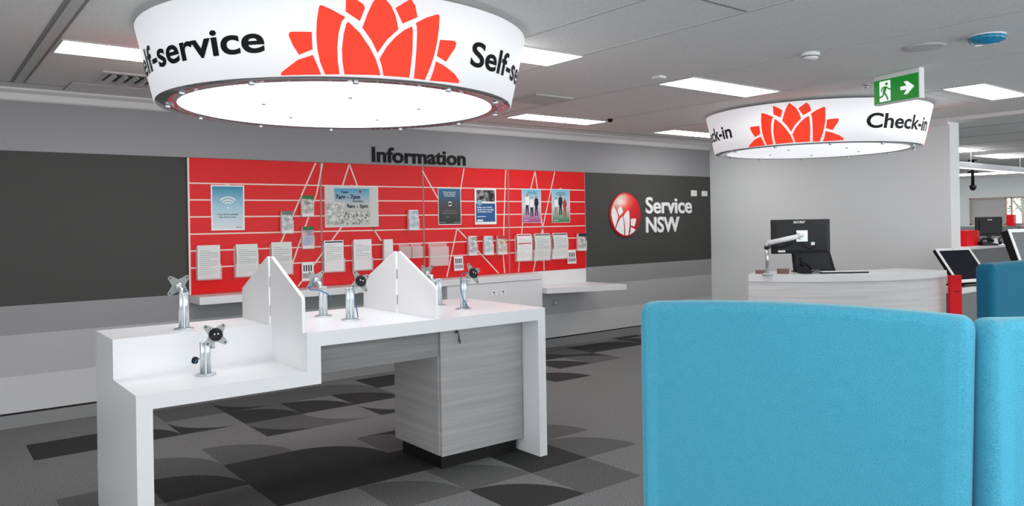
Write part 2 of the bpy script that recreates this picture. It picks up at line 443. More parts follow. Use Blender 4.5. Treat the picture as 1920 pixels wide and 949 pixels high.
# privacy dividers: pentagon screens
DIV = [(0, 0), (.46, 0), (.46, .182), (.455, .195), (.03, .405), (.014, .41), (.003, .405), (0, .39)]
def divider(x, ymid, rear, label):
    t = thing('privacy_screen', label, 'desk divider', (x, ymid, .948), 0, None)
    s = 1 if rear else -1
    bm = BM()
    pts = [(u, v) for u, v in DIV]
    Mx = Matrix(((0, 1, 0, -.009), (s, 0, 0, s*.012), (0, 0, 1, .0005), (0, 0, 0, 1)))
    H = .382
    sc = [(u*.95, v*H/.41) for u, v in pts]
    prism(bm, sc, .018, Mx)
    o = obj('panel', bm, [M_divider, M_divedge], t)
    for p in o.data.polygons:
        if abs(p.normal.x) < .5: p.material_index = 1
    bm = BM()
    bm.free()
    if rear:
        for zz in (.05, .21):
            bm = BM(); box(bm, -.004, -.010, zz, .004, .010, zz+.06); obj('bracket', bm, M_steel2, t)
    return t
divider(1.59, 4.222, True, 'pale acrylic privacy screen behind the left front one, sloping down toward the back')
divider(1.59, 4.222, False, 'pale acrylic privacy screen at the step of the desk, sloping down toward the front')
divider(2.40, 4.222, True, 'pinkish white privacy screen in mid desk, half sloping down toward the red wall')
divider(2.40, 4.222, False, 'white privacy screen in mid desk, half sloping down toward the front edge')

# tablet stands
def star(w=.052, seg=5):
    pts = []
    for k in range(4):
        a0 = math.radians(45+90*k)
        c = Vector((math.cos(a0), math.sin(a0)))*w*1.38
        t_ = Vector((-c.y, c.x)).normalized()
        pts += [c - t_*.009, c + t_*.009]
        a1 = math.radians(90+90*k)
        pts.append(Vector((math.cos(a1), math.sin(a1)))*w*.66)
    return [(p.x, p.y) for p in pts]
def stand(x, y, z, front, label, h=.19, rz=0, roll=0, cable=None, px=.03, side=1, group='bare tablet stands on the self-service desk'):
    t = thing('tablet_stand', label, 'stand', (x, y, z), rz, group)
    s = -1 if front else 1
    bm = BM(); lathe(bm, [(0, .0005), (.052, .0005), (.052, .004), (.046, .007), (0, .007)], 36); obj('base_plate', bm, M_steel, t)
    bm = BM()
    for dx in (-.0135, .0135): lathe(bm, [(0, .006), (.0135, .006), (.0135, h), (.011, h+.003), (0, h+.003)], 20, Matrix.Translation((dx, 0, 0)))
    box(bm, -.008, -.009, .007, .008, .009, h-.002)
    obj('column', bm, M_steel, t)
    bm = BM()
    cyl(bm, (px, 0, h-.035), (px, s*.0, h+.03), .011, 16); cyl(bm, (px, 0, h+.02), (px, s*.045, h+.035), .009, 14)
    cyl(bm, (.005, 0, h-.012), (px, 0, h-.012), .010, 14)
    obj('swivel_arm', bm, M_steel, t)
    C = Matrix.Translation((px, s*.05, h+.04)) @ Matrix.Rotation(math.radians(18*s if front else 10), 4, 'X') @ Matrix.Rotation(roll, 4, 'Y')
    bm = BM(); prism(bm, star(), .003, C)
    pl = obj('mount_plate', bm, M_steel2, t, .0008)
    for k in range(4):
        a0 = math.radians(45+90*k); bm = BM()
        cyl(bm, C @ Vector((math.cos(a0)*.061, -.001, math.sin(a0)*.061)), C @ Vector((math.cos(a0)*.061, .004, math.sin(a0)*.061)), .0045, 10)
        obj('bolt_hole', bm, M_dgrey, pl)
    if front:
        bm = BM(); lathe(bm, [(0, 0), (.033, 0), (.033, .010), (.029, .013), (0, .013)], 32, C @ Matrix.Translation((0, 0, 0)) @ Matrix.Rotation(math.pi/2, 4, 'X'))
        hb = obj('pivot_disc', bm, M_black, t)
        bm = BM()
        for dx in (-.009, .009): cyl(bm, C @ Vector((dx, -.012, 0)), C @ Vector((dx, -.0155, 0)), .0045, 12)
        obj('screw', bm, M_chrome, hb)
    else:
        bm = BM(); cyl(bm, C @ Vector((0, 0, 0)), C @ Vector((0, -.018, 0)), .02, 24, 0, .016); obj('hub', bm, M_steel, t)
    if cable:
        bm = BM(); tube(bm, [(px-.0, s*.03, h+.03)] + cable, .0032, 8); obj('security_cable', bm, M_bluecable, t)
    return t
stand(1.171, 4.40, .948, False, 'bare tablet stand alone on the raised rear left end of the desk', .195, px=-.012, cable=[(.02, .03, h_) for h_ in (.20, .15, .10)] )
stand(1.181, 4.06, .748, True, 'bare tablet stand with black pivot disc on the low left worktop', .165, px=.038)
stand(1.971, 4.38, .948, False, 'bare tablet stand behind the other one between the two privacy screens', .18, px=-.02, rz=.12, cable=[(-.08, .02, .17), (-.03, -.02, .16), (.03, -.03, .12), (.045, -.02, .06)])
stand(2.011, 4.10, .948, True, 'bare tablet stand in front between the two privacy screens', .185, px=.04, rz=.15, roll=.35, cable=[(.03, .01, .17), (.045, .005, .08), (.055, 0, .01)])
stand(2.79, 4.07, .948, True, 'bare tablet stand with looping blue cable near the right end of the desk', .19, px=.04, rz=.15, roll=.45, cable=[(.0, -.01, .235), (-.028, -.01, .2), (-.026, -.012, .1), (.005, -.02, .03), (.025, -.03, .006)])
stand(2.80, 4.38, .948, False, 'bare tablet stand mostly hidden behind the right privacy screen', .18, px=-.06, rz=.2)
# cable outlet on the riser
t = thing('cable_outlet', 'round chrome cable outlet on the white riser behind the low stand', 'cable outlet', (1.183, 4.245, .796))
bm = BM(); lathe(bm, [(0, .002), (.019, .002), (.022, .006), (.024, .001), (.024, 0), (0, 0)], 28, Matrix.Rotation(math.pi/2, 4, 'X')); obj('ring', bm, M_chrome, t)
bm = BM(); lathe(bm, [(0, .003), (.015, .003), (.015, .0055), (0, .0055)], 24, Matrix.Rotation(math.pi/2, 4, 'X')); obj('insert', bm, M_dgrey, t)
bm = BM(); tube(bm, [(-.005, -.006, -.012), (.0, -.02, .0), (.012, -.05, .016), (.02, -.11, .03), (.018, -.17, .04)], .003); obj('cable', bm, M_bluecable, t)

# ------------------------------------------------------------------ wall shelf unit
sh = thing('wall_shelf', 'long white shelf fixed to the wall under the red display boards', 'shelf', (1.90, YW, .85))
bm = BM(); box(bm, 0, -.29, 0, 3.76, -.0005, .066); obj('shelf_board', bm, M_white, sh, .003)
bm = BM(); box(bm, 3.761, -.02, -.10, 4.70, -.0005, .066); obj('back_panel', bm, M_white, sh, .001)
cb = thing('wall_cabinet', 'white cabinet with two power outlets under the right end of the wall shelf', 'cabinet', (4.37, 6.67, 0))
bm = BM(); box(bm, 0, 0, .002, 1.29, .28, .846); obj('carcass', bm, M_white, cb, .002)
for x in (.60, .725):
    bm = BM(); box(bm, x-.045, -.006, .70, x+.045, 0, .765)
    so = obj('power_outlet', bm, M_paperw, cb, .002)
    bm = BM(); box(bm, x-.012, -.0085, .738, x+.008, -.006, .752); box(bm, x+.004, -.0085, .715, x+.010, -.006, .727); obj('outlet_slot', bm, M_dgrey, so)
bench = thing('wall_bench', 'white tapered bench top projecting from the wall right of the cabinet', 'bench top', (5.68, 6.62, .68))
bm = BM(); vprism(bm, [(5.665-5.68, 6.60-6.62), (6.635-5.68, 6.286-6.62), (6.60-5.68, YW-.001-6.62), (5.665-5.68, YW-.001-6.62)], .005, .07); obj('bench_slab', bm, M_white, bench, .003)
def plate(x, z, w, h, label, y=YW, m_=M_paperw):
    t = thing('wall_plate', label, 'wall plate', (x, y, z))
    bm = BM(); box(bm, -w/2, -.008, -h/2, w/2, -.0003, h/2); obj('plate', bm, m_, t, .002)
    bm = BM(); box(bm, -w*.16, -.0105, -h*.2, w*.16, -.008, h*.2); obj('switch', bm, M_paper, t)
    return t
plate(6.104, .527, .095, .07, 'grey power outlet on the wall below the tapered bench top', m_=M_steel2)
plate(8.735, 1.87, .125, .082, 'left of two small white plates above the word Service')
plate(8.972, 1.868, .125, .075, 'right of two small white plates, nearest the wall corner')

# ------------------------------------------------------------------ red display boards
xs = [1.90, 3.115, 4.262, 5.397, 6.608]
nm = ['leftmost red slatted display board beside the dark wall band', 'red slatted display board second from the left, holding the opening hours poster',
      'red slatted display board third from the left, holding the road poster', 'rightmost red slatted display board beside the round emblem']
for k in range(4):
    t = thing('display_board', nm[k], 'display board', (xs[k], YW, .917), 0, 'red slatted display boards')
    w = xs[k+1]-xs[k]
    bm = BM(); box(bm, 0, -.018, .002, w-.002, -.0005, 1.188); obj('board', bm, M_red, t)
    for z in (1.150, 1.297, 1.443, 1.592, 1.740, 1.885):
        bm = BM(); box(bm, 0.001, -.0195, z-.917-.006, w-.003, -.018, z-.917+.006); obj('slat_strip', bm, M_strip, t)
    bm = BM(); box(bm, -.008, -.021, .002, .008, -.018, 1.188)
    if k == 3: box(bm, w-.012, -.021, .002, w-.001, -.018, 1.188)
    obj('edge_channel', bm, M_jointm if k else M_strip, t)
YB = YW-.0195
def wline(x0, z0, x1, z1, w=.014):
    bm = BM()
    dx, dz = x1-x0, z1-z0; L = math.hypot(dx, dz); nx, nz = -dz/L*w/2, dx/L*w/2
    z0c, z1c = min(max(z0, .922), 2.103), min(max(z1, .922), 2.103)
    prism(bm, [(x0-nx, z0c-nz), (x1-nx, z1c-nz), (x1+nx, z1c+nz), (x0+nx, z0c+nz)], .0015, Matrix.Translation((0, YB-.0017, 0)))
    return bm
LG = [(3.066, 2.10, 2.62, 1.15), (3.136, 2.10, 3.07, 1.80), (3.07, 1.80, 2.82, 1.15), (3.34, 1.50, 2.87, .93), (3.417, 2.10, 3.31, 1.80), (3.417, 2.10, 3.68, 1.43), (3.64, 1.50, 3.76, 1.33),
      (4.254, 2.06, 4.45, 1.76), (4.787, 2.10, 4.70, 1.70), (4.682, 1.447, 4.54, .925), (4.682, 1.447, 5.24, .925), (5.363, 2.10, 5.305, 1.15), (5.305, 1.15, 5.325, .925),
      (5.80, 2.10, 5.60, 1.50), (5.60, 1.50, 5.525, .925), (5.80, 2.10, 5.915, 1.35), (6.108, 2.10, 5.75, .925), (5.915, 1.35, 5.914, .925)]
lg = thing('line_graphic', 'thin white slanting line pattern laid across the red display boards', 'wall graphic', (0, 0, 0))
for a in LG: obj('line', wline(*a), M_strip, lg)

# ------------------------------------------------------------------ posters and holders
def gradmat(name, c0, c1, c2=None):
    """vertical print gradient over z in object space 0..1 of generated coordinates"""
    M = mat(name, c0, .45)
    t, n, l, b = NT(M)
    tc = n.new('ShaderNodeTexCoord'); sp = n.new('ShaderNodeSeparateXYZ'); cr = n.new('ShaderNodeValToRGB')
    cr.color_ramp.elements[0].color = c0; cr.color_ramp.elements[1].color = c1 if c2 is None else c2
    if c2 is not None:
        e = cr.color_ramp.elements.new(.5); e.color = c1
    l.new(tc.outputs['Generated'], sp.inputs[0]); l.new(sp.outputs[2], cr.inputs[0]); l.new(cr.outputs[0], b.inputs['Base Color'])
    return M
def poster(x0, z0, x1, z1, label, m_, border=.012, name='poster'):
    t = thing(name, label, 'poster', ((x0+x1)/2, YB-.003, z0))
    w, h = x1-x0, z1-z0
    bm = BM(); box(bm, -w/2, -.003, 0, w/2, 0, h); obj('backing_sheet', bm, M_paperw, t, .0005)
    bm = BM(); box(bm, -w/2+border, -.0038, border, w/2-border, -.003, h-border); obj('print', bm, m_, t)
    bm = BM(); box(bm, -.018, -.004, h-.004, .018, .0035, h+.010); obj('hanging_clip', bm, M_strip, t)
    return t
def rects(t, lst, m_, name='printed_text', y=-.0046):
    bm = BM()
    for a in lst: box(bm, a[0], y, a[1], a[2], y+.0008, a[3])
    return obj(name, bm, m_, t)
def ptext(t, s, x, z, w, h, m_, bold=.02, y=-.0046, name='printed_text'):
    bm = fit_text(s, w, h, bold, 0)
    for v in bm.verts: v.co = Vector((x+v.co.x, y, z+v.co.y))
    return obj(name, bm, m_, t, normals=False)
M_p1 = gradmat('blue_sky_print', rgb(225, 232, 235), rgb(170, 210, 225), rgb(20, 140, 180))
t = poster(2.085, 1.471, 2.378, 1.872, 'poster fading from blue to white with a white wireless symbol, on the leftmost board', M_p1)
bm = BM()
for r in (.03, .055, .08):
    n = 16
    for k in range(n):
        a0 = math.radians(40+100*k/n); a1 = math.radians(40+100*(k+1)/n)
        prism(bm, [(r*math.cos(a0), .21+r*math.sin(a0)), (r*math.cos(a1), .21+r*math.sin(a1)), ((r+.011)*math.cos(a1), .21+(r+.011)*math.sin(a1)), ((r+.011)*math.cos(a0), .21+(r+.011)*math.sin(a0))], .0006, Matrix.Translation((0, -.0046, 0)))
lathe(bm, [(0, 0), (.012, 0), (.012, .0006), (0, .0006)], 16, Matrix.Translation((0, -.004, .20)) @ Matrix.Rotation(math.pi/2, 4, 'X'))
obj('wireless_symbol', bm, M_paperw, t)
ptext(t, 'Free Wi-Fi available', -.09, .135, .18, .013, M_inkd); ptext(t, 'Stay Wi-Fi active', -.08, .112, .15, .012, M_inkd); ptext(t, 'Wi-Fi', .07, .02, .045, .012, M_inkd)

# opening hours poster: wide sleeve
t = poster(3.15, 1.480, 3.727, 1.884, 'wide opening hours poster reading 7am - 7pm in a clear sleeve', mat('sleeve_white', rgb(205, 206, 204), .2), .004)
M_hours = gradmat('crowd_print', rgb(150, 150, 145), rgb(205, 208, 200), rgb(60, 165, 205))
M_hours2 = noise_mix(mat('crowd_detail', rgb(150, 150, 150), .5), rgb(96, 96, 92), rgb(226, 226, 220), (70, 70, 40), 5, .35, .6)
bm = BM(); box(bm, -.19, -.0046, .025, .19, -.0038, .38); obj('picture', bm, M_hours, t)
bm = BM(); box(bm, -.19, -.0052, .025, .19, -.0046, .15); obj('crowd_picture', bm, M_hours2, t)
M_sm = noise_mix(mat('reflected_print', rgb(200, 200, 196), .5), rgb(160, 162, 158), rgb(238, 238, 234), (18, 18, 30), 4, .35, .65)
bm = BM(); prism(bm, [(-.285, .03), (-.19, .03), (-.10, .16), (-.08, .25), (-.285, .24)], .0006, Matrix.Translation((0, -.0058, 0))); obj('pale_picture', bm, M_sm, t)
ptext(t, 'Open', -.12, .335, .08, .022, M_inkd, .03, -.0064); ptext(t, '7am - 7pm', -.175, .278, .26, .042, M_inkd, .03, -.0064)
ptext(t, 'weekdays', .0, .248, .12, .016, M_inkd, .02, -.0064); ptext(t, '9am - 3pm', -.06, .19, .23, .036, M_inkd, .03, -.0064)
lathe_bm = BM(); lathe(lathe_bm, [(0, 0), (.014, 0), (.014, .0007), (0, .0007)], 16, Matrix.Translation((.09, -.0057, .35)) @ Matrix.Rotation(math.pi/2, 4, 'X')); obj('round_emblem', lathe_bm, M_inkred, t)

t = poster(4.44, 1.486, 4.737, 1.884, 'poster with blue sky over a dark road, left of the camera poster', gradmat('road_print', rgb(42, 42, 44), rgb(70, 66, 70), rgb(20, 110, 150)), .008)
ptext(t, 'Drive into your', -.08, .345, .16, .014, M_paperw); ptext(t, 'driver licence', -.075, .325, .15, .013, M_paperw); ptext(t, 'renewal today', -.07, .305, .14, .013, M_paperw)
rects(t, [(-.012, .2, .02, .25), (-.018, .215, .026, .235)], M_paper, 'vehicle_picture')
rects(t, [(-.08, .145, .08, .152), (-.10, .12, .10, .128), (-.05, .08, -.01, .088), (-.135, .02, -.05, .03), (.05, .02, .13, .03)], M_mgrey)
t = poster(4.92, 1.482, 5.217, 1.884, 'poster with dark photograph above a blue text block and round badge', M_paperw, .008)
rects(t, [(-.125, .255, .13, .385)], noise_mix(mat('hands_photo', rgb(60, 60, 60), .5), rgb(24, 26, 30), rgb(190, 185, 180), (9, 9, 14), 3, .45, .66), 'photograph', -.0046)
rects(t, [(-.135, .03, .13, .235)], mat('blue_block_print', rgb(30, 90, 150), .5), 'blue_block', -.0046)
ptext(t, 'Keep your birth,', -.12, .185, .21, .015, M_paperw, .03, -.0054); ptext(t, 'death and marriage', -.12, .16, .23, .015, M_paperw, .03, -.0054); ptext(t, 'certificates here', -.12, .135, .2, .015, M_paperw, .03, -.0054)
rects(t, [(-.12, .085, .0, .092), (-.12, .035, -.04, .055)], M_paperw, 'printed_text', -.0054)
bm = BM(); lathe(bm, [(0, 0), (.036, 0), (.036, .001), (0, .001)], 24, Matrix.Translation((-.088, -.0046, .24)) @ Matrix.Rotation(math.pi/2, 4, 'X')); obj('badge', bm, mat('badge_print', rgb(150, 190, 205), .5), t)
def people(t, defs):
    bm = BM()
    for k, (x, z, h, c1, c2) in enumerate(defs):
        lathe(bm, [(0, 0), (h*.062, 0), (h*.062, .0008), (0, .0008)], 12, Matrix.Translation((x, -.0046, z+h*.93)) @ Matrix.Rotation(math.pi/2, 4, 'X'), 0)
        prism(bm, [(x-h*.13, z+h*.5), (x-h*.07, z+h*.5), (x-h*.07, z+h*.45), (x+h*.08, z+h*.45), (x+h*.15, z+h*.6), (x+h*.11, z+h*.84), (x+h*.03, z+h*.87), (x-h*.03, z+h*.87), (x-h*.1, z+h*.83)], .0006, Matrix.Translation((0, -.0052, 0)), c1)
        prism(bm, [(x-h*.09, z), (x-h*.03, z), (x, z+h*.4), (x+h*.04, z), (x+h*.1, z), (x+h*.08, z+h*.47), (x-h*.075, z+h*.47)], .0006, Matrix.Translation((0, -.0052, 0)), c2)
    obj('people_picture', bm, [mat('skin_print', rgb(180, 140, 120), .6), M_inkd, M_paperw, M_inkred, M_leaf], t)
t = poster(5.589, 1.492, 5.881, 1.888, 'poster of three standing people on a purple and blue ground', gradmat('purple_print', rgb(160, 50, 130), rgb(225, 215, 225), rgb(110, 195, 225)), .006)
people(t, [(-.07, .09, .25, 2, 1), (.0, .07, .24, 2, 1), (.07, .08, .24, 1, 1)])
ptext(t, 'Supporting', -.06, .355, .12, .014, M_inkd); ptext(t, 'the community', -.08, .333, .17, .013, M_inkd); ptext(t, 'Service', -.12, .022, .07, .014, M_paperw)
t = poster(6.048, 1.488, 6.341, 1.892, 'poster of three people standing on green grass, rightmost of the row', gradmat('green_print', rgb(40, 120, 60), rgb(210, 220, 215), rgb(120, 200, 228)), .006)
people(t, [(-.08, .08, .23, 2, 0), (-.01, .09, .25, 1, 1), (.06, .07, .23, 3, 3)])
ptext(t, 'Supporting', -.06, .355, .12, .014, M_inkd); ptext(t, 'the community', -.08, .333, .17, .013, M_inkd); ptext(t, 'Service', -.12, .022, .07, .014, M_paperw)

def docholder(x0, z0, x1, z1, label, bend=.0, bands=None, white_low=False, grp='letter sized forms in clear wall holders'):
    t = thing('form_holder', label, 'form holder', ((x0+x1)/2, YB-.002, z0), 0, grp)
    w, h = x1-x0, z1-z0
    bm = BM()
    N = 8
    rows = []
    for k in range(N+1):
        v = k/N; yb = -.030 - bend*math.sin(v*2.4)*.5; xo = bend*.8*math.sin(v*3.0)
        rows.append([bm.verts.new((sx*w*.46+xo, yb-.0, .01+v*(h-.012))) for sx in (-1, 1)] + [bm.verts.new((sx*w*.46+xo, yb+.012, .01+v*(h-.012))) for sx in (1, -1)])
    for A, B in zip(rows, rows[1:]):
        for i in range(4): bm.faces.new((A[i], A[(i+1) % 4], B[(i+1) % 4], B[i]))
    bm.faces.new(rows[0][::-1]); bm.faces.new(rows[-1])
    st = obj('form_stack', bm, M_paperw if bands == 'red' or white_low else M_paper, t)
    bm = BM()
    for k in range(13):
        v = .10+.06*k
        if white_low and v < .32: continue
        zz = .01+v*(h-.012); yb = -.0305 - bend*math.sin(v*2.4)*.5; xo = bend*.8*math.sin(v*3.0)
        ln = .38 if k % 4 else .2
        box(bm, -w*.38+xo, yb-.0006, zz, -w*.38+xo+w*.76*(ln/.38), yb+.0002, zz+.0028, 0)
    obj('printed_lines', bm, M_ink, st)
    if bands:
        bm = BM()
        for v in ((.93,) if bands != 'red' else (.93, .62)):
            yb = -.0305 - bend*math.sin(v*2.4)*.5; xo = bend*.8*math.sin(v*3.0)
            box(bm, -w*.42+xo, yb-.0009, .01+v*(h-.012), w*.42+xo, yb, .01+v*(h-.012)+.012)
        obj('header_band', bm, M_inkred if bands == 'red' else M_inkd, st)
    bm = BM(); box(bm, -w/2, -.004, .0, w/2, -.001, h*.95); box(bm, -w/2, -.046, 0, w/2, -.044, h*.42)
    box(bm, -w/2, -.044, 0, w/2, -.004, .002); box(bm, -w/2, -.044, 0.002, -w/2+.002, -.004, h*.42); box(bm, w/2-.002, -.044, 0.002, w/2, -.004, h*.42)
    obj('clear_pocket', bm, M_clearthin, t)
    return t
docholder(1.949, 1.042, 2.157, 1.346, 'pale form stack in clear holder, leftmost on the red boards', 0, None)
docholder(2.274, 1.047, 2.486, 1.346, 'pale curling form stack, second from the left on the red boards', .012, None)
docholder(2.60, 1.05, 2.809, 1.355, 'form stack partly hidden behind the left privacy screens', .004, None)
docholder(3.118, 1.047, 3.335, 1.356, 'white form stack with dark header line under the opening hours poster, left one', 0, 'dark', True)
docholder(3.426, 1.047, 3.637, 1.358, 'white form stack under the opening hours poster, right one', 0.002, None, True)
docholder(5.472, 1.048, 5.704, 1.365, 'form stack with red header band under the purple poster', .012, 'red')
docholder(5.727, 1.042, 5.984, 1.366, 'curling plain form stack between the red banded forms and dark headed forms', .02, 'dark')
docholder(6.007, 1.05, 6.257, 1.366, 'curling form stack with dark header, rightmost of the three large stacks', .03, 'dark')

def brochure(x0, z0, x1, z1, label, m_, top=None, grp='narrow brochures in clear wall holders'):
    t = thing('brochure_holder', label, 'brochure holder', ((x0+x1)/2, YB-.002, z0), 0, grp)
    w, h = x1-x0, z1-z0
    bm = BM(); box(bm, -w*.45, -.034, .006, w*.45, -.008, h); b_ = obj('brochure_stack', bm, M_paperw, t, .001)
    bm = BM(); box(bm, -w*.43, -.035, .03, w*.43, -.034, h-.008); obj('cover_picture', bm, m_, b_)
    if top:
        bm = BM(); box(bm, -w*.45, -.0362, h-.035, w*.45, -.035, h); obj('title_strip', bm, top, b_)
    bm = BM(); box(bm, -w/2, -.004, 0, w/2, -.001, h*.9); box(bm, -w/2, -.045, 0, w/2, -.043, h*.6); box(bm, -w/2, -.043, 0, w/2, -.004, .002)
    box(bm, -w/2, -.043, .002, -w/2+.002, -.004, h*.6); box(bm, w/2-.002, -.043, .002, w/2, -.004, h*.6)
    obj('clear_pocket', bm, M_clearthin, t)
    return t
def pic(name, a, b_, sc=22): return noise_mix(mat(name, a, .5), a, b_, (sc, sc, sc), 3, .4, .6)
M_b1 = pic('cover_grey', rgb(120, 125, 128), rgb(235, 235, 235)); M_b2 = pic('cover_dark', rgb(90, 100, 90), rgb(225, 225, 222))
M_b3 = pic('cover_blue', rgb(50, 125, 185), rgb(225, 180, 160), 14); M_b4 = pic('cover_pale_blue', rgb(120, 165, 190), rgb(235, 238, 240)); M_b5 = pic('cover_tan', rgb(150, 130, 90), rgb(225, 215, 200))
M_gtop = mat('green_title', rgb(50, 120, 60), .5)
brochure(2.706, 1.429, 2.821, 1.64, 'grey brochure in clear holder below left of the two green topped ones', M_b1, M_ink)
brochure(2.905, 1.583, 3.025, 1.786, 'upper green topped brochure beside the wide poster', M_b2, M_gtop)
brochure(2.905, 1.28, 3.025, 1.493, 'lower green topped brochure with blue cover', M_b3, M_gtop)
brochure(4.06, 1.433, 4.184, 1.646, 'pale blue brochure alone right of the opening hours poster', M_b4)
brochure(3.763, 1.05, 3.876, 1.349, 'tall white brochure half hidden behind the middle privacy screen', M_paperw)
brochure(4.808, 1.141, 4.925, 1.357, 'grey brochure, left one of the three in a row under the camera poster', M_b1)
brochure(5.017, 1.138, 5.146, 1.352, 'pale blue brochure, middle one of the three in a row', M_b4)
brochure(5.203, 1.137, 5.335, 1.353, 'tan brochure, right one of the three in a row', M_b5, M_inkred)
brochure(6.44, 1.135, 6.58, 1.35, 'small people brochure at the right edge of the red boards', M_b2, M_inkd)
def cardh(x0, z0, x1, z1, label):
    t = thing('card_holder', label, 'card holder', ((x0+x1)/2, YB-.002, z0), 0, 'small cards in clear wall holders')
    w, h = x1-x0, z1-z0
    bm = BM(); box(bm, -w*.46, -.022, .004, w*.46, -.004, h); b_ = obj('card_stack', bm, M_paperw, t, .001)
    bm = BM(); box(bm, -w*.42, -.0235, h*.16, w*.42, -.022, h*.42)
    for k in range(4): box(bm, -w*.36+k*w*.19, -.0235, h*.52, -w*.36+k*w*.19+w*.1, -.022, h*.85)
    obj('printed_figures', bm, M_inkd, b_)
    bm = BM(); box(bm, -w/2, -.030, 0, w/2, -.028, h*.5); box(bm, -w/2, -.028, 0, w/2, -.002, .002); obj('clear_pocket', bm, M_clearthin, t)
cardh(2.90, .976, 3.024, 1.155, 'white card pack with dark band beside the left privacy screen')
cardh(4.621, .985, 4.744, 1.141, 'white card pack with dark band near the slanting line under the road poster')
cardh(6.277, .984, 6.414, 1.146, 'white card pack with dark band at the far right of the red boards')
def empty_h(x0, z0, x1, z1, label):
    t = thing('empty_holder', label, 'holder', ((x0+x1)/2, YB-.002, z0))
    w, h = x1-x0, z1-z0
    bm = BM(); box(bm, -w/2, -.004, 0, w/2, -.001, h); box(bm, -w/2, -.04, 0, w/2, -.038, h*.8); box(bm, -w/2, -.038, 0, w/2, -.004, .002)
    box(bm, -w/2, -.038, .002, -w/2+.002, -.004, h*.8); box(bm, w/2-.002, -.038, .002, w/2, -.004, h*.8)
    obj('clear_pocket', bm, M_clearthin, t)
    bm = BM(); box(bm, -w/2, -.0402, 0, -w/2+.003, -.04, h*.8); box(bm, w/2-.003, -.0402, 0, w/2, -.04, h*.8); box(bm, -w/2, -.0402, 0, w/2, -.04, .003); obj('polished_edge', bm, M_strip, t)
empty_h(3.953, 1.152, 4.076, 1.30, 'empty clear holder, left of two small ones above the middle screen')
empty_h(4.098, 1.146, 4.224, 1.296, 'empty clear holder, right of two small ones above the middle screen')
empty_h(4.313, 1.052, 4.543, 1.306, 'larger empty clear holder left of the slanting line under the road poster')

# ------------------------------------------------------------------ wall lettering and emblem
t = thing('wall_lettering', 'dark raised word Information above the red boards', 'sign', (3.675, YW-.0005, 2.136))
bm = fit_text('Information', 1.143, .152, .022, .012)
for v in bm.verts: v.co = Vector((v.co.x, -v.co.z, v.co.y))
obj('letters', bm, M_text, t)
t = thing('wall_lettering', 'white raised words Service NSW beside the round red emblem', 'sign', (7.72, YW-.0005, 1.34))
bm = fit_text('Service', .955, .215, .02, .014)
for v in bm.verts: v.co = Vector((v.co.x, -v.co.z, v.co.y+.255))
obj('letters', bm, M_white_letter, t)
bm = fit_text('NSW', .685, .205, .024, .014)
for v in bm.verts: v.co = Vector((v.co.x, -v.co.z, v.co.y))
obj('letters', bm, M_white_letter, t)
# emblem
ex, ez, er = 7.327, 1.575, .291
t = thing('wall_emblem', 'round red and white flower emblem on the dark wall band', 'emblem', (ex, YW-.0005, ez))
RX = Matrix.Rotation(math.pi/2, 4, 'X')
bm = BM(); lathe(bm, [(0, .0), (er, 0), (er, .012), (er-.006, .016), (0, .016)], 64, RX); obj('disc', bm, mat('emblem_rim_red', rgb(196, 12, 24), .35), t)
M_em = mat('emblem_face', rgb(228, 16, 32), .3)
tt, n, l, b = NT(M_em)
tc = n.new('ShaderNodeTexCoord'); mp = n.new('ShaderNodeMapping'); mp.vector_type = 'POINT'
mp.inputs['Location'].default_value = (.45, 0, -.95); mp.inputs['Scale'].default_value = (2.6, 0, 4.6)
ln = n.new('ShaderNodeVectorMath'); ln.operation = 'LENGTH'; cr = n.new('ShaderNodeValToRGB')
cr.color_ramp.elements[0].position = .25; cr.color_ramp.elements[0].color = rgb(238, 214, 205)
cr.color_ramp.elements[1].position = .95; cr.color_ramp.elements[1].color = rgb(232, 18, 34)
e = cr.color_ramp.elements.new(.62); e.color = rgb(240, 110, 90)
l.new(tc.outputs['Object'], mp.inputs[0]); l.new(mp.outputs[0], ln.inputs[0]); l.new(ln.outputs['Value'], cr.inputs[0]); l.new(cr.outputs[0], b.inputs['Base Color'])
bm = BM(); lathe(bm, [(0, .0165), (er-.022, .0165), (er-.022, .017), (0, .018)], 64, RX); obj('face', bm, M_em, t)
# petals in emblem pixel frame (zoom): centre (360,455), half sizes 258 x 358
def ep(pts):
    out = []
    for x, y in pts:
        u, v = (x-360)/252*er, -(y-455)/352*er
        r = math.hypot(u, v); R = er-.022
        if r > R: u *= R/r; v *= R/r
        out.append((u, v))
    return out
EP = [[(160, 310), (185, 350), (215, 410), (240, 490), (215, 560), (185, 660), (150, 560), (130, 460), (135, 380)],
      [(285, 320), (300, 350), (318, 410), (280, 455), (258, 475), (240, 430), (225, 370), (255, 340)],
      [(305, 478), (322, 560), (330, 660), (328, 780), (260, 740), (195, 680), (225, 590), (262, 520)],
      [(405, 378), (415, 430), (420, 560), (415, 650), (395, 790), (345, 788), (345, 650), (335, 560), (318, 480), (360, 420)],
      [(440, 525), (480, 515), (527, 518), (520, 570), (495, 645), (440, 625)],
      [(438, 650), (480, 670), (520, 700), (480, 745), (415, 778), (430, 710)]]
for pts in EP:
    bm = BM(); prism(bm, ep(pts), .002, Matrix.Translation((0, -.0195, 0))); obj('petal', bm, M_white_letter, t)

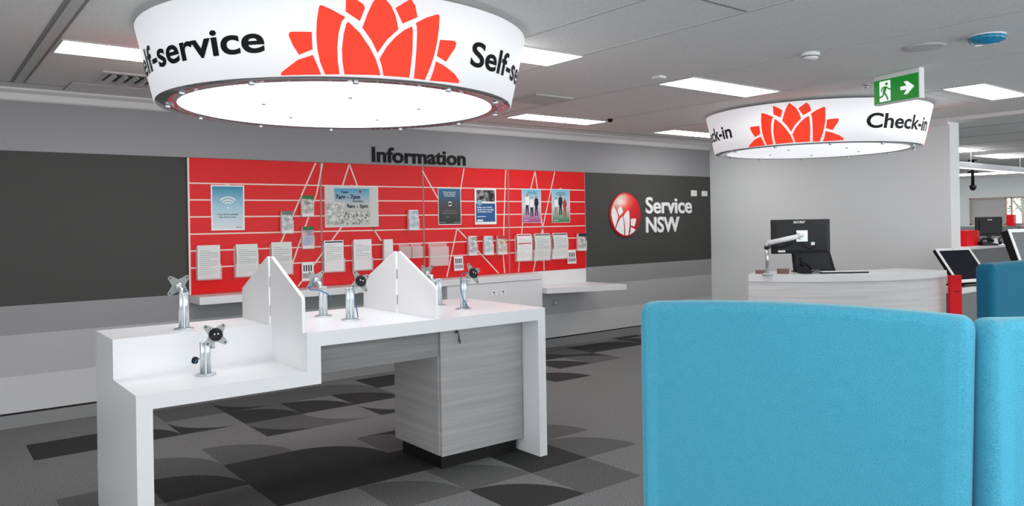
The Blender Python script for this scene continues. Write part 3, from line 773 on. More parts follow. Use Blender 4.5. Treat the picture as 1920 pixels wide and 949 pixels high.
# ------------------------------------------------------------------ drum lights
RB, RT, ZB, ZT = .985, 1.07, 2.175, 2.55
def on_cone(u, v, off=.004):
    k = (RT-RB)/(ZT-ZB); r = RB + k*v + off
    return Vector((r*math.cos(u), r*math.sin(u), v))
LOTUS = {1: [[-2.287, 0.003], [-2.284, 0.016], [-2.205, 0.069], [-2.138, 0.09], [-2.122, 0.05], [-2.105, 0.005]],
2: [[-2.226, 0.189], [-2.137, 0.188], [-2.138, 0.147], [-2.137, 0.114], [-2.198, 0.09], [-2.222, 0.131], [-2.237, 0.171], [-2.235, 0.183]],
3: [[-2.099, 0.3], [-2.089, 0.3], [-2.046, 0.281], [-1.994, 0.253], [-2.011, 0.234], [-2.024, 0.185], [-2.031, 0.124], [-2.03, 0.067], [-2.023, 0.008], [-2.087, 0.006], [-2.107, 0.058], [-2.117, 0.115], [-2.119, 0.175], [-2.114, 0.235], [-2.103, 0.291]],
4: [[-1.982, 0.235], [-1.933, 0.19], [-1.89, 0.131], [-1.862, 0.083], [-1.843, 0.034], [-1.838, 0.011], [-2.001, 0.008], [-2.009, 0.06], [-2.011, 0.117], [-2.003, 0.182], [-1.991, 0.227]],
5: [[-1.701, 0.239], [-1.695, 0.222], [-1.69, 0.138], [-1.692, 0.079], [-1.696, 0.01], [-1.822, 0.01], [-1.832, 0.051], [-1.844, 0.084], [-1.812, 0.14], [-1.774, 0.185], [-1.736, 0.218]],
6: [[-1.684, 0.255], [-1.635, 0.285], [-1.579, 0.309], [-1.569, 0.303], [-1.566, 0.247], [-1.568, 0.183], [-1.576, 0.125], [-1.59, 0.071], [-1.614, 0.006], [-1.673, 0.009], [-1.671, 0.063], [-1.671, 0.14], [-1.674, 0.212], [-1.678, 0.241]],
7: [[-1.554, 0.197], [-1.472, 0.204], [-1.458, 0.196], [-1.463, 0.171], [-1.507, 0.102], [-1.562, 0.122], [-1.557, 0.162]],
8: [[-1.564, 0.098], [-1.509, 0.081], [-1.445, 0.053], [-1.41, 0.025], [-1.411, 0.012], [-1.437, 0.011], [-1.587, 0.006], [-1.572, 0.052]],
9: [[-1.852, .366], [-1.802, 0.318], [-1.779, 0.275], [-1.763, 0.219], [-1.813, 0.169], [-1.854, 0.108], [-1.882, 0.16], [-1.923, 0.213], [-1.900, 0.278], [-1.880, 0.324]],
10: [[-1.991, .348], [-1.982, 0.352], [-1.919, .312], [-1.913, .296], [-1.934, 0.24], [-1.993, 0.277]],
11: [[-1.782, .309], [-1.722, 0.352], [-1.712, 0.354], [-1.692, 0.330], [-1.678, 0.281], [-1.745, 0.245]]}
def slice_u(bm, axis=0, step=.03):
    xs_ = [v.co[axis] for v in bm.verts]; a = min(xs_); b_ = max(xs_)
    k = a+step
    no = Vector((1, 0, 0))
    while k < b_:
        bmesh.ops.bisect_plane(bm, geom=bm.verts[:]+bm.edges[:]+bm.faces[:], plane_co=(k, 0, 0), plane_no=no)
        k += step
def rounded(pts, it=1):
    return pts
def drum(cx_, cy_, rot, word, wspan, vrange, label, extra):
    t = thing('drum_light', label, 'ceiling light', (cx_, cy_, ZB))
    seg = 120; H = ZT-ZB
    bm = BM(); lathe(bm, [(RB, 0), (RT, H), (RT-.004, H), (RB-.004, 0)], seg, closed=True)
    sk = obj('skirt', bm, M_drum, t)
    bm = BM(); lathe(bm, [(RT-.006, H-.02), (RT-.006, H-.012), (0, H-.012), (0, H-.02)], seg); obj('top_cover', bm, M_whitematte, t)
    bm = BM()
    lathe(bm, [(0, -.002), (.868, -.002), (.868, .018), (0, .018)], seg); obj('diffuser', bm, M_disc if extra is None else M_disc2, t)
    bm = BM(); lathe(bm, [(.872, -.004), (RB-.006, -.004), (RB-.006, .004), (.872, .004)], seg, closed=True); obj('clear_rim', bm, M_ring, t)
    bm = BM(); lathe(bm, [(RB-.03, .05), (RB-.006, .05), (RB-.006, .06), (RB-.03, .06)], seg, closed=True); obj('inner_hoop', bm, M_steel2, t)
    for k in range(12):
        a = 2*math.pi*k/12+.15
        bm = BM(); lathe(bm, [(0, -.022), (.013, -.022), (.015, -.018), (.015, .002), (0, .002)], 16, Matrix.Translation((math.cos(a)*.925, math.sin(a)*.925, 0))); obj('stud', bm, M_steel, t)
    for k in range(5):
        a = 2*math.pi*k/5+.6
        bm = BM(); lathe(bm, [(0, -.014), (.011, -.014), (.012, -.002), (0, -.002)], 14, Matrix.Translation((math.cos(a)*.45, math.sin(a)*.45, 0))); obj('stud', bm, M_steel, t)
    for k in range(4):
        a = math.pi/4+math.pi/2*k
        bm = BM(); cyl(bm, (math.cos(a)*.7, math.sin(a)*.7, H-.012), (math.cos(a)*.7, math.sin(a)*.7, ZC-ZB-.0005), .012, 12); obj('hanging_rod', bm, M_steel2, t)
    for r in range(3):
        ang = rot + 2*math.pi/3*r
        for key, pts in LOTUS.items():
            bm = BM(); vs = [bm.verts.new((u, v, 0)) for u, v in pts]; bm.faces.new(vs)
            slice_u(bm)
            for v in bm.verts: v.co = on_cone(v.co.x+ang, v.co.y)
            bmesh.ops.recalc_face_normals(bm, faces=bm.faces[:])
            obj('petal', bm, M_petal, sk, normals=False)
        bm = fit_text(word, wspan, vrange[1]-vrange[0], .022, 0)
        slice_u(bm, step=.02)
        uc = -1.850 + ang + math.pi/3
        for v in bm.verts: v.co = on_cone(uc - wspan/2 + v.co.x, vrange[0]+v.co.y, .004)
        obj('word', bm, M_text, sk, normals=False)
    return t
drum(1.974, 4.10, 0, 'Self-service', 1.10, (.108, .225), 'large round white drum light with red flower petals and the word Self-service', None)
drum(7.28, 4.25, -.956, 'Check-in', .84, (.118, .245), 'round white drum light with red flower petals and the word Check-in, above the curved counter', 1)

# ------------------------------------------------------------------ ceiling fittings
def ceiling_light(x0, y0, x1, y1, label, group='flush ceiling light panels'):
    t = thing('ceiling_light', label, 'ceiling light', ((x0+x1)/2, (y0+y1)/2, ZC), 0, group)
    w, h = (x1-x0)/2, (y1-y0)/2
    bm = BM()
    for a in ((-w, -h, w, -h+.012), (-w, h-.012, w, h), (-w, -h+.012, -w+.012, h-.012), (w-.012, -h+.012, w, h-.012)): box(bm, a[0], a[1], -.008, a[2], a[3], .0)
    obj('frame', bm, M_grid, t)
    bm = BM(); box(bm, -w+.012, -h+.012, -.005, w-.012, h-.012, -.001); obj('diffuser', bm, M_panel, t)
    return t
ceiling_light(.69, 4.97, 1.85, 5.36, 'ceiling light panel at far left behind the Self-service drum')
ceiling_light(2.30, 3.63, 3.48, 4.01, 'ceiling light panel emerging right of the Self-service drum')
ceiling_light(4.67, 3.70, 5.83, 4.06, 'bright ceiling light panel in mid ceiling, left of the green exit sign')
ceiling_light(4.82, 5.88, 5.96, 6.22, 'ceiling light panel above the end of the red boards')
ceiling_light(7.20, 6.0, 8.36, 6.35, 'ceiling light panel partly hidden left of the Check-in drum')
ceiling_light(6.93, 2.54, 8.0, 2.88, 'ceiling light panel right of the green exit sign')
ceiling_light(13.1, 5.17, 14.2, 5.70, 'short ceiling light panel in the far hall beside the white wall end')
ceiling_light(15.2, 5.33, 16.6, 5.80, 'wide ceiling light panel in the far hall near the right edge')
ceiling_light(21.6, 7.6, 22.8, 9.2, 'lowest ceiling light panel above the far wall')
for (x, y) in ((-1.7, 2.4), (-.5, .2), (2.3, .3), (4.7, -.6), (7.0, -.8)):  # extra unseen panels, added to light the room
    ceiling_light(x, y-.18, x+1.16, y+.18, 'added unseen ceiling light panel outside the picture, there to light the room', 'added ceiling light panels outside the picture')

def vent(x0, y0, x1, y1, label):
    t = thing('ceiling_vent', label, 'air vent', ((x0+x1)/2, (y0+y1)/2, ZC))
    w, h = (x1-x0)/2, (y1-y0)/2
    bm = BM(); fr = .05
    for a in ((-w, -h, w, -h+fr), (-w, h-fr, w, h), (-w, -h+fr, -w+fr, h-fr), (w-fr, -h+fr, w, h-fr)): box(bm, a[0], a[1], -.012, a[2], a[3], -.0005)
    obj('frame', bm, M_grid, t, .002)
    bm = BM(); box(bm, -w+fr, -h+fr, -.003, w-fr, h-fr, -.0005); obj('dark_backing', bm, M_dgrey, t)
    n = 7
    for k in range(n):
        xx = -w+fr+(2*w-2*fr)*(k+.5)/n
        bm = BM(); box(bm, -.016, -h+fr, -.0015, .016, h-fr, .0015, 0, Matrix.Translation((xx, 0, -.016)) @ Matrix.Rotation(math.radians(40), 4, 'Y')); obj('blade', bm, M_grid, t)
vent(1.05, 5.82, 1.65, 6.25, 'slatted air vent in the ceiling left of the Self-service drum')
vent(4.15, 4.93, 4.58, 5.32, 'small square air vent right of the Self-service drum')
t = thing('ceiling_hatch', 'flat access hatch in the ceiling along the cornice at far left', 'hatch', (1.5, 6.58, ZC))
bm = BM(); box(bm, -.55, -.2, -.008, .75, .19, -.0005); obj('hatch_panel', bm, M_ceil, t, .002)
bm = BM(); box(bm, -.56, -.21, -.004, .76, .2, -.0004); obj('hatch_frame', bm, M_gridgap, t)

t = thing('smoke_detector', 'round white smoke detector on the ceiling above the light panel', 'smoke detector', (4.66, 2.74, ZC))
bm = BM(); lathe(bm, [(0, -.0005), (.058, -.0005), (.058, -.018), (.05, -.022), (.05, -.034), (.042, -.044), (0, -.048)], 32); obj('body', bm, M_paperw, t)
bm = BM(); lathe(bm, [(.051, -.024), (.053, -.024), (.053, -.030), (.051, -.030)], 32, closed=True); obj('sensor_slot', bm, M_mgrey, t)
t = thing('smoke_detector', 'smoke detector under a glossy blue dust cover at top right', 'smoke detector', (5.12, 1.86, ZC))
bm = BM(); lathe(bm, [(0, -.0005), (.10, -.0005), (.10, -.008), (0, -.008)], 32); obj('base', bm, M_paperw, t)
bm = BM(); lathe(bm, [(0, -.008), (.094, -.008), (.098, -.02), (.092, -.034), (.072, -.042), (.066, -.05), (0, -.054)], 32)
for k in range(16):
    a = 2*math.pi*k/16; cyl(bm, (math.cos(a)*.096, math.sin(a)*.096, -.009), (math.cos(a)*.088, math.sin(a)*.088, -.036), .006, 8)
obj('dust_cover', bm, M_smokeblue, t)
t = thing('ceiling_speaker', 'flat round ceiling speaker beside the blue dust cover', 'speaker', (5.12, 2.22, ZC))
bm = BM(); lathe(bm, [(0, -.001), (.125, -.001), (.12, -.007), (.10, -.009), (0, -.009)], 48); obj('grille', bm, mat('speaker_grille', rgb(214, 213, 212), .7), t)
t = thing('motion_sensor', 'small white motion sensor beside the mid ceiling light panel', 'sensor', (4.44, 3.84, ZC))
bm = BM(); box(bm, -.04, -.04, -.02, .04, .04, -.0005); obj('body', bm, M_paperw, t, .006)
t = thing('dome_camera', 'small black dot camera on the ceiling above the red boards', 'camera', (5.86, 5.75, ZC))
bm = BM(); lathe(bm, [(0, -.0005), (.03, -.0005), (.028, -.02), (.015, -.034), (0, -.038)], 24); obj('dome', bm, M_black, t)
t = thing('sprinkler', 'small dark sprinkler on the ceiling left of the exit sign', 'sprinkler', (6.15, 3.13, ZC))
bm = BM(); lathe(bm, [(0, -.0005), (.035, -.0005), (.03, -.012), (.012, -.016), (.012, -.03), (.022, -.034), (0, -.036)], 24); obj('head', bm, M_chrome, t)

# exit sign: faces -X, hangs from the ceiling
t = thing('exit_sign', 'green exit sign with running figure and white arrow under the ceiling', 'exit sign', (5.83, 2.74, ZC), math.atan2(-(5.77-5.9), (2.94-2.54))*0)
L2 = .205
YX = Matrix(((0, 1, 0, 0), (-1, 0, 0, 0), (0, 0, 1, 0), (0, 0, 0, 1)))   # local u -> -Y, depth -> +X
tilt = Matrix.Rotation(math.radians(-16), 4, 'Z')
SG = tilt @ YX
bm = BM(); box(bm, -L2, 0, -.225, L2, .05, -.0005, 0, SG); obj('housing', bm, M_paperw, t, .006)
bm = BM(); box(bm, -L2+.008, -.004, -.218, L2-.008, 0, -.038, 0, SG); obj('green_panel', bm, M_green, t)
bm = BM()
prism(bm, [(-.145, -.205), (-.045, -.205), (-.045, -.05), (-.145, -.05)], .001, SG @ Matrix.Translation((0, -.0052, 0)))
obj('doorway_symbol', bm, M_exitw, t)
bm = BM(); D_M = SG @ Matrix.Translation((0, -.0066, 0))
prism(bm, [(.045, -.145), (.045, -.118), (.10, -.118), (.075, -.085), (.105, -.085), (.165, -.131), (.105, -.18), (.075, -.18), (.10, -.145)], .001, D_M)
obj('arrow_symbol', bm, M_exitw, t)
bm = BM()
def limb(pts, w=.012):
    for (x0, z0), (x1, z1) in zip(pts, pts[1:]):
        L = math.hypot(x1-x0, z1-z0); nx, nz = -(z1-z0)/L*w/2, (x1-x0)/L*w/2
        prism(bm, [(x0-nx, z0-nz), (x1-nx, z1-nz), (x1+nx, z1+nz), (x0+nx, z0+nz)], .001, D_M)
lathe(bm, [(0, 0), (.011, 0), (.011, .001), (0, .001)], 16, D_M @ Matrix.Translation((-.078, 0, -.075)) @ RX)
limb([(-.088, -.095), (-.105, -.14)], .026); limb([(-.085, -.095), (-.055, -.118), (-.035, -.115)], .010); limb([(-.09, -.095), (-.118, -.10), (-.13, -.128)], .010)
limb([(-.10, -.14), (-.08, -.165), (-.068, -.198)], .014); limb([(-.105, -.14), (-.115, -.165), (-.155, -.172)], .013)
obj('running_figure', bm, M_green, t)

# ------------------------------------------------------------------ check-in counter
CCx, CCy, RO, RI = 8.3, 5.4, 2.02, 1.50
cc = thing('reception_counter', 'curved check-in counter with pale woodgrain front and white top', 'counter', (CCx, CCy, 0))
A0, A1 = math.radians(-154), math.radians(-92.5)
def arc(r, n=40, a0=A0, a1=A1): return [(r*math.cos(a0+(a1-a0)*k/n), r*math.sin(a0+(a1-a0)*k/n)) for k in range(n+1)]
bm = BM(); vprism(bm, arc(RO)+arc(RI)[::-1], .878, .948); obj('countertop', bm, M_white, cc, .003)
bm = BM(); vprism(bm, arc(RO-.012)+arc(RO-.04)[::-1], .08, .877); f_ = obj('front_panel', bm, M_woodl, cc)
bm = BM(); vprism(bm, arc(RO-.06)+arc(RO-.09)[::-1], 0, .079); obj('kickboard', bm, M_blackkick, cc)
bm = BM(); vprism(bm, arc(RO-.045, 4, A0+.01, A0+.03)+arc(RI+.02, 4, A0+.01, A0+.03)[::-1], 0, .877); obj('end_panel', bm, M_woodl, cc)
t = thing('red_end_panel', 'narrow red upright panel at the right end of the curved counter', 'panel', (8.095, 3.307, 0), math.radians(-38))
bm = BM(); box(bm, 0, 0, 0, .118, .04, .905); obj('panel', bm, M_redflat, t, .003)
bm = BM(); box(bm, .045, -.001, .742, .10, 0, .748); box(bm, .06, -.001, .738, .066, 0, .754); obj('small_marking', bm, M_inkd, t)
# low desk
t = thing('low_desk', 'low white desk top with grey front beside the red end panel', 'desk', (8.42, 3.33, 0))
bm = BM(); box(bm, -.02, 0, .695, 1.6, .34, .755); obj('desk_top', bm, M_white, t, .003)
bm = BM(); box(bm, .0, .05, .1, 1.58, .075, .694); obj('front_panel', bm, M_mgrey, t)
bm = BM(); box(bm, .0, .08, 0, .05, .32, .694); obj('leg', bm, M_mgrey, t)
bm = BM(); box(bm, 1.53, .08, 0, 1.58, .32, .694); obj('leg', bm, M_mgrey, t)

def mon_matrix(center_left_top, ex_, ey_): pass
CR = Vector((math.cos(YAW), -math.sin(YAW), 0)); CF = Vector((math.sin(YAW), math.cos(YAW), 0))
# monitor seen from behind on an arm
zt = .948
t = thing('computer_monitor', 'black computer monitor seen from the back on a silver arm at the counter', 'monitor', (6.80, 4.13, zt), -YAW)
# local x to the right of view, local y away; centre of screen
MB_ = Matrix.Translation((0, 0, .37))
bm = BM(); box(bm, -.285, -.0, -.165, .285, .022, .165, 0, MB_); bd = obj('housing', bm, M_black, t, .004)
bm = BM()
pts_o = [(-.28, -.16), (.28, -.16), (.28, .16), (-.28, .16)]; pts_i = [(-.24, -.13), (.24, -.13), (.24, .115), (-.24, .115)]
a = [bm.verts.new(MB_ @ Vector((u, 0, v))) for u, v in pts_o]; b_ = [bm.verts.new(MB_ @ Vector((u, -.022, v))) for u, v in pts_i]
bm.faces.new(b_)
for i in range(4): bm.faces.new((a[i], a[(i+1) % 4], b_[(i+1) % 4], b_[i]))
obj('back_cover', bm, M_dgrey, bd)
bm = fit_text('acer', .12, .024, .02, .001)
for v in bm.verts: v.co = MB_ @ Vector((-.075+v.co.x, -.0145-v.co.z, .128+v.co.y))
obj('maker_logo', bm, M_paper, bd)
bm = BM(); box(bm, -.26, .0225, -.145, .26, .0235, .145, 0, MB_); obj('screen', bm, M_screen, bd)
bm = BM(); box(bm, -.055, -.034, -.05, .055, -.022, .06, 0, MB_); box(bm, -.025, -.055, -.03, .03, -.034, .03, 0, MB_); obj('mount_plate', bm, M_steel, t, .002)
bm = BM(); box(bm, .09, -.026, -.085, .125, -.022, -.055, 0, MB_); box(bm, -.23, -.026, -.15, -.16, -.022, -.13, 0, MB_); obj('port_label', bm, M_paperw, t)
bm = BM(); tube(bm, [(.0, -.04, .31), (.03, -.05, .27), (.09, -.035, .25), (.14, -.03, .29)], .004); obj('cable', bm, M_black, t)
# arm
t2 = thing('monitor_arm', 'silver post and jointed arm holding the back-facing monitor', 'monitor arm', (6.80, 4.13, zt), -YAW)
bm = BM(); lathe(bm, [(0, .0005), (.05, .0005), (.05, .012), (.02, .02), (0, .02)], 28, Matrix.Translation((-.32, .03, 0))); obj('base', bm, M_steel, t2)
bm = BM(); cyl(bm, (-.32, .03, .012), (-.32, .03, .30), .016, 20); cyl(bm, (-.32, .03, .27), (-.32, .03, .315), .024, 20); obj('post', bm, M_steel, t2)
bm = BM(); cyl(bm, (-.32, .03, .255), (-.32, .03, .27), .027, 20); obj('collar', bm, M_black, t2)
bm = BM(); cyl(bm, (-.32, .0, .31), (-.04, -.07, .375), .024, 16); cyl(bm, (-.04, -.075, .36), (-.04, -.075, .41), .022, 16); cyl(bm, (-.04, -.07, .385), (0, -.052, .38), .02, 14)
obj('boom', bm, M_paperw, t2)
bm = BM(); tube(bm, [(-.31, -.02, .28), (-.2, -.05, .27), (-.1, -.07, .31)], .008); obj('cable', bm, M_black, t2)
# second screen, tilted, behind
t = thing('tilted_screen', 'dark tilted screen behind and below the back-facing monitor', 'screen', (7.12, 4.27, zt), -YAW)
TM = Matrix.Rotation(math.radians(-14), 4, 'X')
bm = BM(); prism(bm, [(-.12, .012), (.30, .012), (.255, .27), (-.12, .27)], .03, TM); hb = obj('housing', bm, M_black, t, .004)
bm = BM(); prism(bm, [(-.10, .03), (.265, .03), (.225, .25), (-.10, .25)], .002, TM @ Matrix.Translation((0, -.002, 0))); obj('back_cover', bm, M_dgrey, hb)
bm = BM(); box(bm, -.1, .03, .0005, .1, .14, .012); cyl(bm, (0, .08, .01), (0, .07, .12), .015); obj('foot', bm, M_black, t)
t = thing('keyboard', 'flat black keyboard with white edge on the curved counter', 'keyboard', (7.23, 3.945, zt), math.radians(-37))
bm = BM(); box(bm, -.235, -.06, .0005, .235, .07, .014); obj('body', bm, M_dgrey, t, .003)
bm = BM(); box(bm, -.22, -.05, .014, .22, .065, .019); obj('keys', bm, M_paperw, t, .002)
for (x, y, w, h, lb) in ((6.69, 4.50, .10, .032, 'small brown box at the far left end of the counter'), (6.82, 4.34, .10, .045, 'small brown box between the arm post and the desk phone')):
    t = thing('small_box', lb, 'box', (x, y, zt), -YAW)
    bm = BM(); box(bm, -w/2, -.03, .0005, w/2, .03, h); obj('carton', bm, M_brown, t, .002)
    bm = BM(); box(bm, -w/2-.001, -.031, h*.6, w/2+.001, .031, h+.002); obj('lid', bm, M_brown, t, .002)
t = thing('desk_phone', 'black desk phone with coiled cord left of the keyboard', 'phone', (6.96, 4.19, zt), -YAW)
bm = BM(); prism(bm, [(-.05, .0005), (.05, .0005), (.05, .02), (-.03, .07), (-.05, .07)], .13, Matrix.Translation((0, -.06, 0))); obj('base', bm, M_black, t, .003)
bm = BM(); tube(bm, [(-.04, -.04, .085), (-.02, -.04, .10), (.02, -.04, .085), (.05, -.04, .05)], .017, 10); obj('handset', bm, M_black, t)
bm = BM(); box(bm, -.05, -.01, .06, -.02, .02, .165); obj('document_stand', bm, M_black, t, .003)
pts = [(.05+.02*math.cos(k*.9)+.004*k, -.05+.0*k, .02+.015*math.sin(k*.9)) for k in range(22)]
bm = BM(); tube(bm, pts, .004, 6); obj('coiled_cord', bm, M_mgrey, t)
# kiosk all-in-one screens: reclined, facing -Y
def kiosk(x, y, z, w, h, deg, label, glass, rz=0, foot=True, thick=.04):
    t = thing('touch_screen', label, 'touch screen', (x, y, z), rz)
    R = Matrix.Rotation(math.radians(-deg), 4, 'X')
    bm = BM(); box(bm, 0, .002, 0, w, thick, h-.004, 0, R); obj('housing', bm, M_black, t, .004)
    bm = BM()
    f = .03
    for a in ((0, 0, w, f*1.2), (0, h-f, w, h), (0, f*1.2, f, h-f), (w-f, f*1.2, w, h-f)): box(bm, a[0], -.006, a[1], a[2], .002, a[3], 0, R)
    bz = obj('bezel', bm, M_paperw, t)
    bm = BM(); box(bm, f, -.003, f*1.2, w-f, .0, h-f, 0, R); obj('display', bm, glass, t)
    bm = BM(); cyl(bm, R @ Vector((w/2, -.006, h-f/2)), R @ Vector((w/2, -.008, h-f/2)), .005, 10); obj('webcam', bm, M_black, bz)
    if foot:
        c = R @ Vector((w/2, .03, h*.35))
        bm = BM(); cyl(bm, (c.x, c.y+.02, .0), c, .02, 14); box(bm, w*.2, .0, -.045, w*.8, .26, -.03); cyl(bm, (c.x, c.y+.02, -.03), (c.x, c.y+.02, .0), .02, 14); obj('foot', bm, M_dgrey, t)
    return t
kiosk(8.489, 3.397, .799, .515, .43, 36.4, 'white framed touch screen leaning back beside the red panel', M_screen, math.radians(-16))

# ------------------------------------------------------------------ blue lounge seating
def panel_bm(L, th, z0, z1, dome, nseg=24, taper=0.0, cr=.04):
    """panel along +X (0..L), near face at y=0, depth +Y; rounded top corners"""
    bm = BM(); N = nseg
    def prof(x):
        u = x/L
        z = z1 - dome*(2*u-1)**2
        for d in (x, L-x):
            if d < cr: z -= cr-math.sqrt(max(cr*cr-(cr-d)**2, 0))
        return z
    xs_ = sorted(set([cr*(1-math.cos(math.pi/2*k/6)) for k in range(7)] + [L-cr*(1-math.cos(math.pi/2*k/6)) for k in range(7)] + [cr+(L-2*cr)*k/N for k in range(N+1)]))
    rr = .042; K = 5
    rings = []
    for x in xs_:
        zt_ = prof(x)
        e = min(x, L-x)
        ins = 0
        if e < rr: ins = rr-math.sqrt(max(rr*rr-(rr-e)**2, 0))
        y0, y1 = ins, th-ins
        r = min(rr, (y1-y0)/2-.001)
        pts = [(y0, z0), (y0, z0+.25*(zt_-z0)), (y0, z0+.6*(zt_-z0))]
        for k in range(K+1):
            a = math.pi - math.pi/2*k/K
            pts.append((y0+r+r*math.cos(a), zt_-r+r*math.sin(a)))
        for k in range(K+1):
            a = math.pi/2 - math.pi/2*k/K
            pts.append((y1-r+r*math.cos(a), zt_-r+r*math.sin(a)))
        pts += [(y1, z0+.6*(zt_-z0)), (y1, z0)]
        ring = []
        for y, z in pts:
            xx = x
            tt_ = (z1-z)/(z1-z0)
            xx = x - taper*tt_*(x/L)
            ring.append(bm.verts.new((xx, y, z)))
        rings.append(ring)
    for A, B in zip(rings, rings[1:]):
        n_ = len(A)
        for i in range(n_):
            f = bm.faces.new((A[i], A[(i+1) % n_], B[(i+1) % n_], B[i])); f.smooth = True
    bm.faces.new(rings[0]); bm.faces.new(rings[-1][::-1])
    return bm
def lounge(p0, p1, z1, label, m_, dome=.012, taper=0, cr=.05, th=.13, seat=True, s0=.02, sd=.62):
    p0 = Vector(p0); p1 = Vector(p1); d = p1-p0; L = d.length
    t = thing('lounge_seat', label, 'seat', (p0.x, p0.y, 0), math.atan2(d.y, d.x), 'high-backed blue lounge seats')
    o = obj('backrest', panel_bm(L, th, .10, z1, dome, taper=taper, cr=cr), m_, t)
    bm = BM(); box(bm, s0, th+.001, .12, L-.06, th+sd, .30); obj('seat_base', bm, m_, t, .03, 4)
    bm = BM(); box(bm, s0, th+.002, .305, L-.06, th+sd+.02, .44); obj('seat_cushion', bm, m_, t, .045, 5)
    for (a, b2) in ((.08, .05), (L-.14, .05), (s0+.08, th+sd-.1), (L-.14, th+sd-.1)):
        bm = BM(); cyl(bm, (a, b2, 0), (a, b2, .125), .018, 14); obj('foot', bm, M_steel2, t)
    return t
lounge((2.385, 2.20), (2.772, 1.055), 1.177, 'large light blue high-backed seat filling the lower right foreground', M_teal, .022, .035, .045, sd=.42)
lounge((2.790, 1.028), (3.65, .36), 1.150, 'light blue high-backed seat joining the large one at the right edge', M_teal, .0, 0, .05, s0=.8, sd=.4)
lounge((6.01, 2.17), (7.08, 2.05), 1.152, 'shaded blue high-backed seat behind, at the right edge', M_tealshade, .0, 0, .05)

# second kiosk near the right edge
kk = kiosk(7.625, 2.501, .95, .58, .44, 19, 'white framed screen leaning back at the right edge above the shaded blue seat', M_screeng, math.radians(-12), True, .07)
bm = BM(); cyl(bm, (.29, .10, -.91), (.29, .10, -.045), .03, 20); cyl(bm, (.29, .10, -.9495), (.29, .10, -.92), .2, 32); obj('pedestal', bm, M_steel, kk)

# ------------------------------------------------------------------ far hall
t = thing('service_counter', 'long white topped counter with grey front in the far hall', 'counter', (13.7, 5.35, 0))
bm = BM(); box(bm, -.6, -.02, .92, 2.4, .75, .96); obj('countertop', bm, M_white, t, .003)
bm = BM(); box(bm, -.55, .03, .05, 2.05, .70, .919); obj('front_panel', bm, M_mgrey, t)
bm = BM(); box(bm, 2.06, .0, .0, 2.35, .72, .919); obj('end_panel', bm, M_white, t)
t = thing('red_box', 'red cube box with darker side on the far counter', 'box', (14.30, 5.55, .9605))
bm = BM(); box(bm, -.02, 0, 0, .42, .28, .27); obj('box_body', bm, M_redflat, t, .004)
bm = BM(); box(bm, .4205, .0, .0, .52, .28, .265); obj('darker_side', bm, M_orange, t, .003)  # orange-red slab forming the darker side of the box
t = thing('computer_monitor', 'black monitor seen from the back on the far counter', 'monitor', (15.10, 5.50, .9605), -YAW)
bm = BM(); box(bm, -.24, 0, .16, .24, .03, .50); obj('housing', bm, M_black, t, .01)
bm = BM(); box(bm, -.18, -.02, .2, .18, 0, .45); obj('back_cover', bm, M_dgrey, t, .01)
bm = BM(); box(bm, -.12, -.1, 0, .12, .1, .015); box(bm, -.03, -.01, .015, .03, .02, .2); obj('stand', bm, M_black, t)
bm = BM(); box(bm, -.04, -.022, .44, .04, -.02, .455); obj('maker_logo', bm, M_paper, t)
t = thing('desk_phone', 'black phone and headset beside the red box on the far counter', 'phone', (14.98, 5.46, .9605), -YAW)
bm = BM(); prism(bm, [(-.14, 0), (.14, 0), (.14, .03), (-.10, .07), (-.14, .07)], .12, Matrix.Translation((-.1, -.2, 0))); obj('base', bm, M_black, t, .004)
bm = BM(); tube(bm, [(-.22, -.12, .08), (-.16, -.12, .12), (-.06, -.12, .11), (0, -.12, .07)], .022, 10); obj('handset', bm, M_black, t)
t = thing('headset', 'dark headset lying in front of the far monitor', 'headset', (15.22, 5.36, .9605), -YAW)
bm = BM(); tube(bm, [(.06*math.cos(a_)+0, -.05, .08+.06*math.sin(a_)) for a_ in [math.radians(x) for x in range(-40, 221, 26)]], .012, 8); obj('headband', bm, M_black, t)
bm = BM(); cyl(bm, (-.06, -.05, .04), (-.03, -.05, .04), .03); cyl(bm, (.06, -.05, .04), (.03, -.05, .04), .03); obj('ear_cushion', bm, M_dgrey, t)
t = thing('paper_note', 'white note paper standing between the phone and the far monitor', 'paper', (15.02, 5.37, .9605), -YAW)
bm = BM(); prism(bm, [(-.05, 0), (.06, 0), (.02, .13), (-.02, .12)], .01); obj('sheet', bm, M_paperw, t)
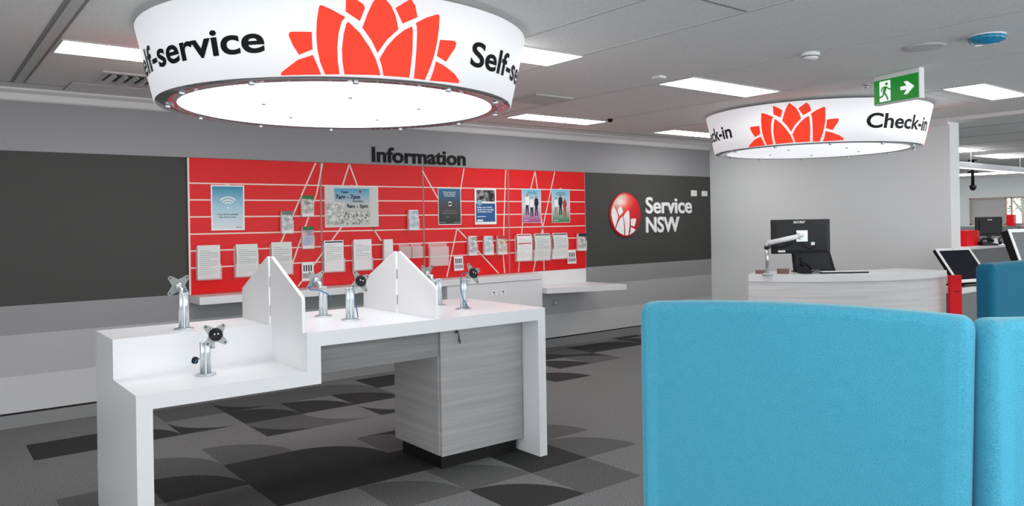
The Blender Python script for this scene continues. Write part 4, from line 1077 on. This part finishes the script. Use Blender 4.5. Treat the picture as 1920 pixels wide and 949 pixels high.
# linear pendant
t = thing('linear_pendant', 'long white linear light hanging across the far hall', 'pendant light', (13.0, 5.3, 2.27), .02)
bm = BM(); box(bm, 0, -.06, 0, 6.5, .06, .09); obj('channel', bm, M_whitematte, t, .004)
bm = BM(); box(bm, .01, -.05, -.006, 6.49, .05, 0); obj('diffuser', bm, M_bright, t)
for x in (.9, 3.2, 5.6):
    bm = BM(); cyl(bm, (x, 0, .09), (x, 0, ZC-2.27-.0005), .006, 8); obj('hanging_wire', bm, M_mgrey, t)
# pole camera
t = thing('pole_camera', 'black camera hanging on a short pole from the far ceiling', 'camera', (16.4, 6.25, ZC))
bm = BM(); cyl(bm, (0, 0, -.0005), (0, 0, -.02), .08, 20); cyl(bm, (0, 0, -.23), (0, 0, -.26), .09, 20); obj('mount', bm, M_black, t)
bm = BM(); cyl(bm, (0, 0, -.02), (0, 0, -.52), .03, 14); obj('pole', bm, M_black, t)
bm = BM(); cyl(bm, (0, 0, -.50), (0, 0, -.57), .06, 16, 0, .055); cyl(bm, (0, 0, -.57), (0, 0, -.60), .045, 16, 0, .03); obj('camera_head', bm, M_black, t)
# red box in front of the far window
t = thing('red_bin', 'small red container standing in front of the far window', 'container', (24.6, 8.39, 0))
bm = BM(); box(bm, -.12, -.19, 0, .12, .19, 1.17); obj('stand', bm, M_mgrey, t)
bm = BM(); box(bm, -.1, -.09, 1.1705, .1, .09, 1.49); obj('bin_body', bm, M_redflat, t, .01)
# tree outside the far window
t = thing('tree', 'grey green tree seen through the far window', 'tree', (28.5, 9.3, 0))
bm = BM(); cyl(bm, (0, 0, 0), (0, .1, 2.6), .09, 12, 0, .05); cyl(bm, (0, .05, 1.3), (.1, -.7, 2.4), .04, 8, 0, .02); cyl(bm, (0, .05, 1.5), (-.1, .7, 2.5), .04, 8, 0, .02); obj('trunk', bm, M_leaf, t)
bm = BM(); rr_ = random.Random(5)
for k in range(260):
    c = Vector((rr_.uniform(-.6, .6), rr_.uniform(-1.3, 1.1), rr_.uniform(1.3, 2.9)))
    a = Vector((rr_.uniform(-1, 1), rr_.uniform(-1, 1), rr_.uniform(-1, 1))).normalized()*.09; b2 = a.orthogonal().normalized()*.04
    bm.faces.new([bm.verts.new(c+a), bm.verts.new(c+b2), bm.verts.new(c-a), bm.verts.new(c-b2)])
obj('foliage', bm, M_leaf, t)
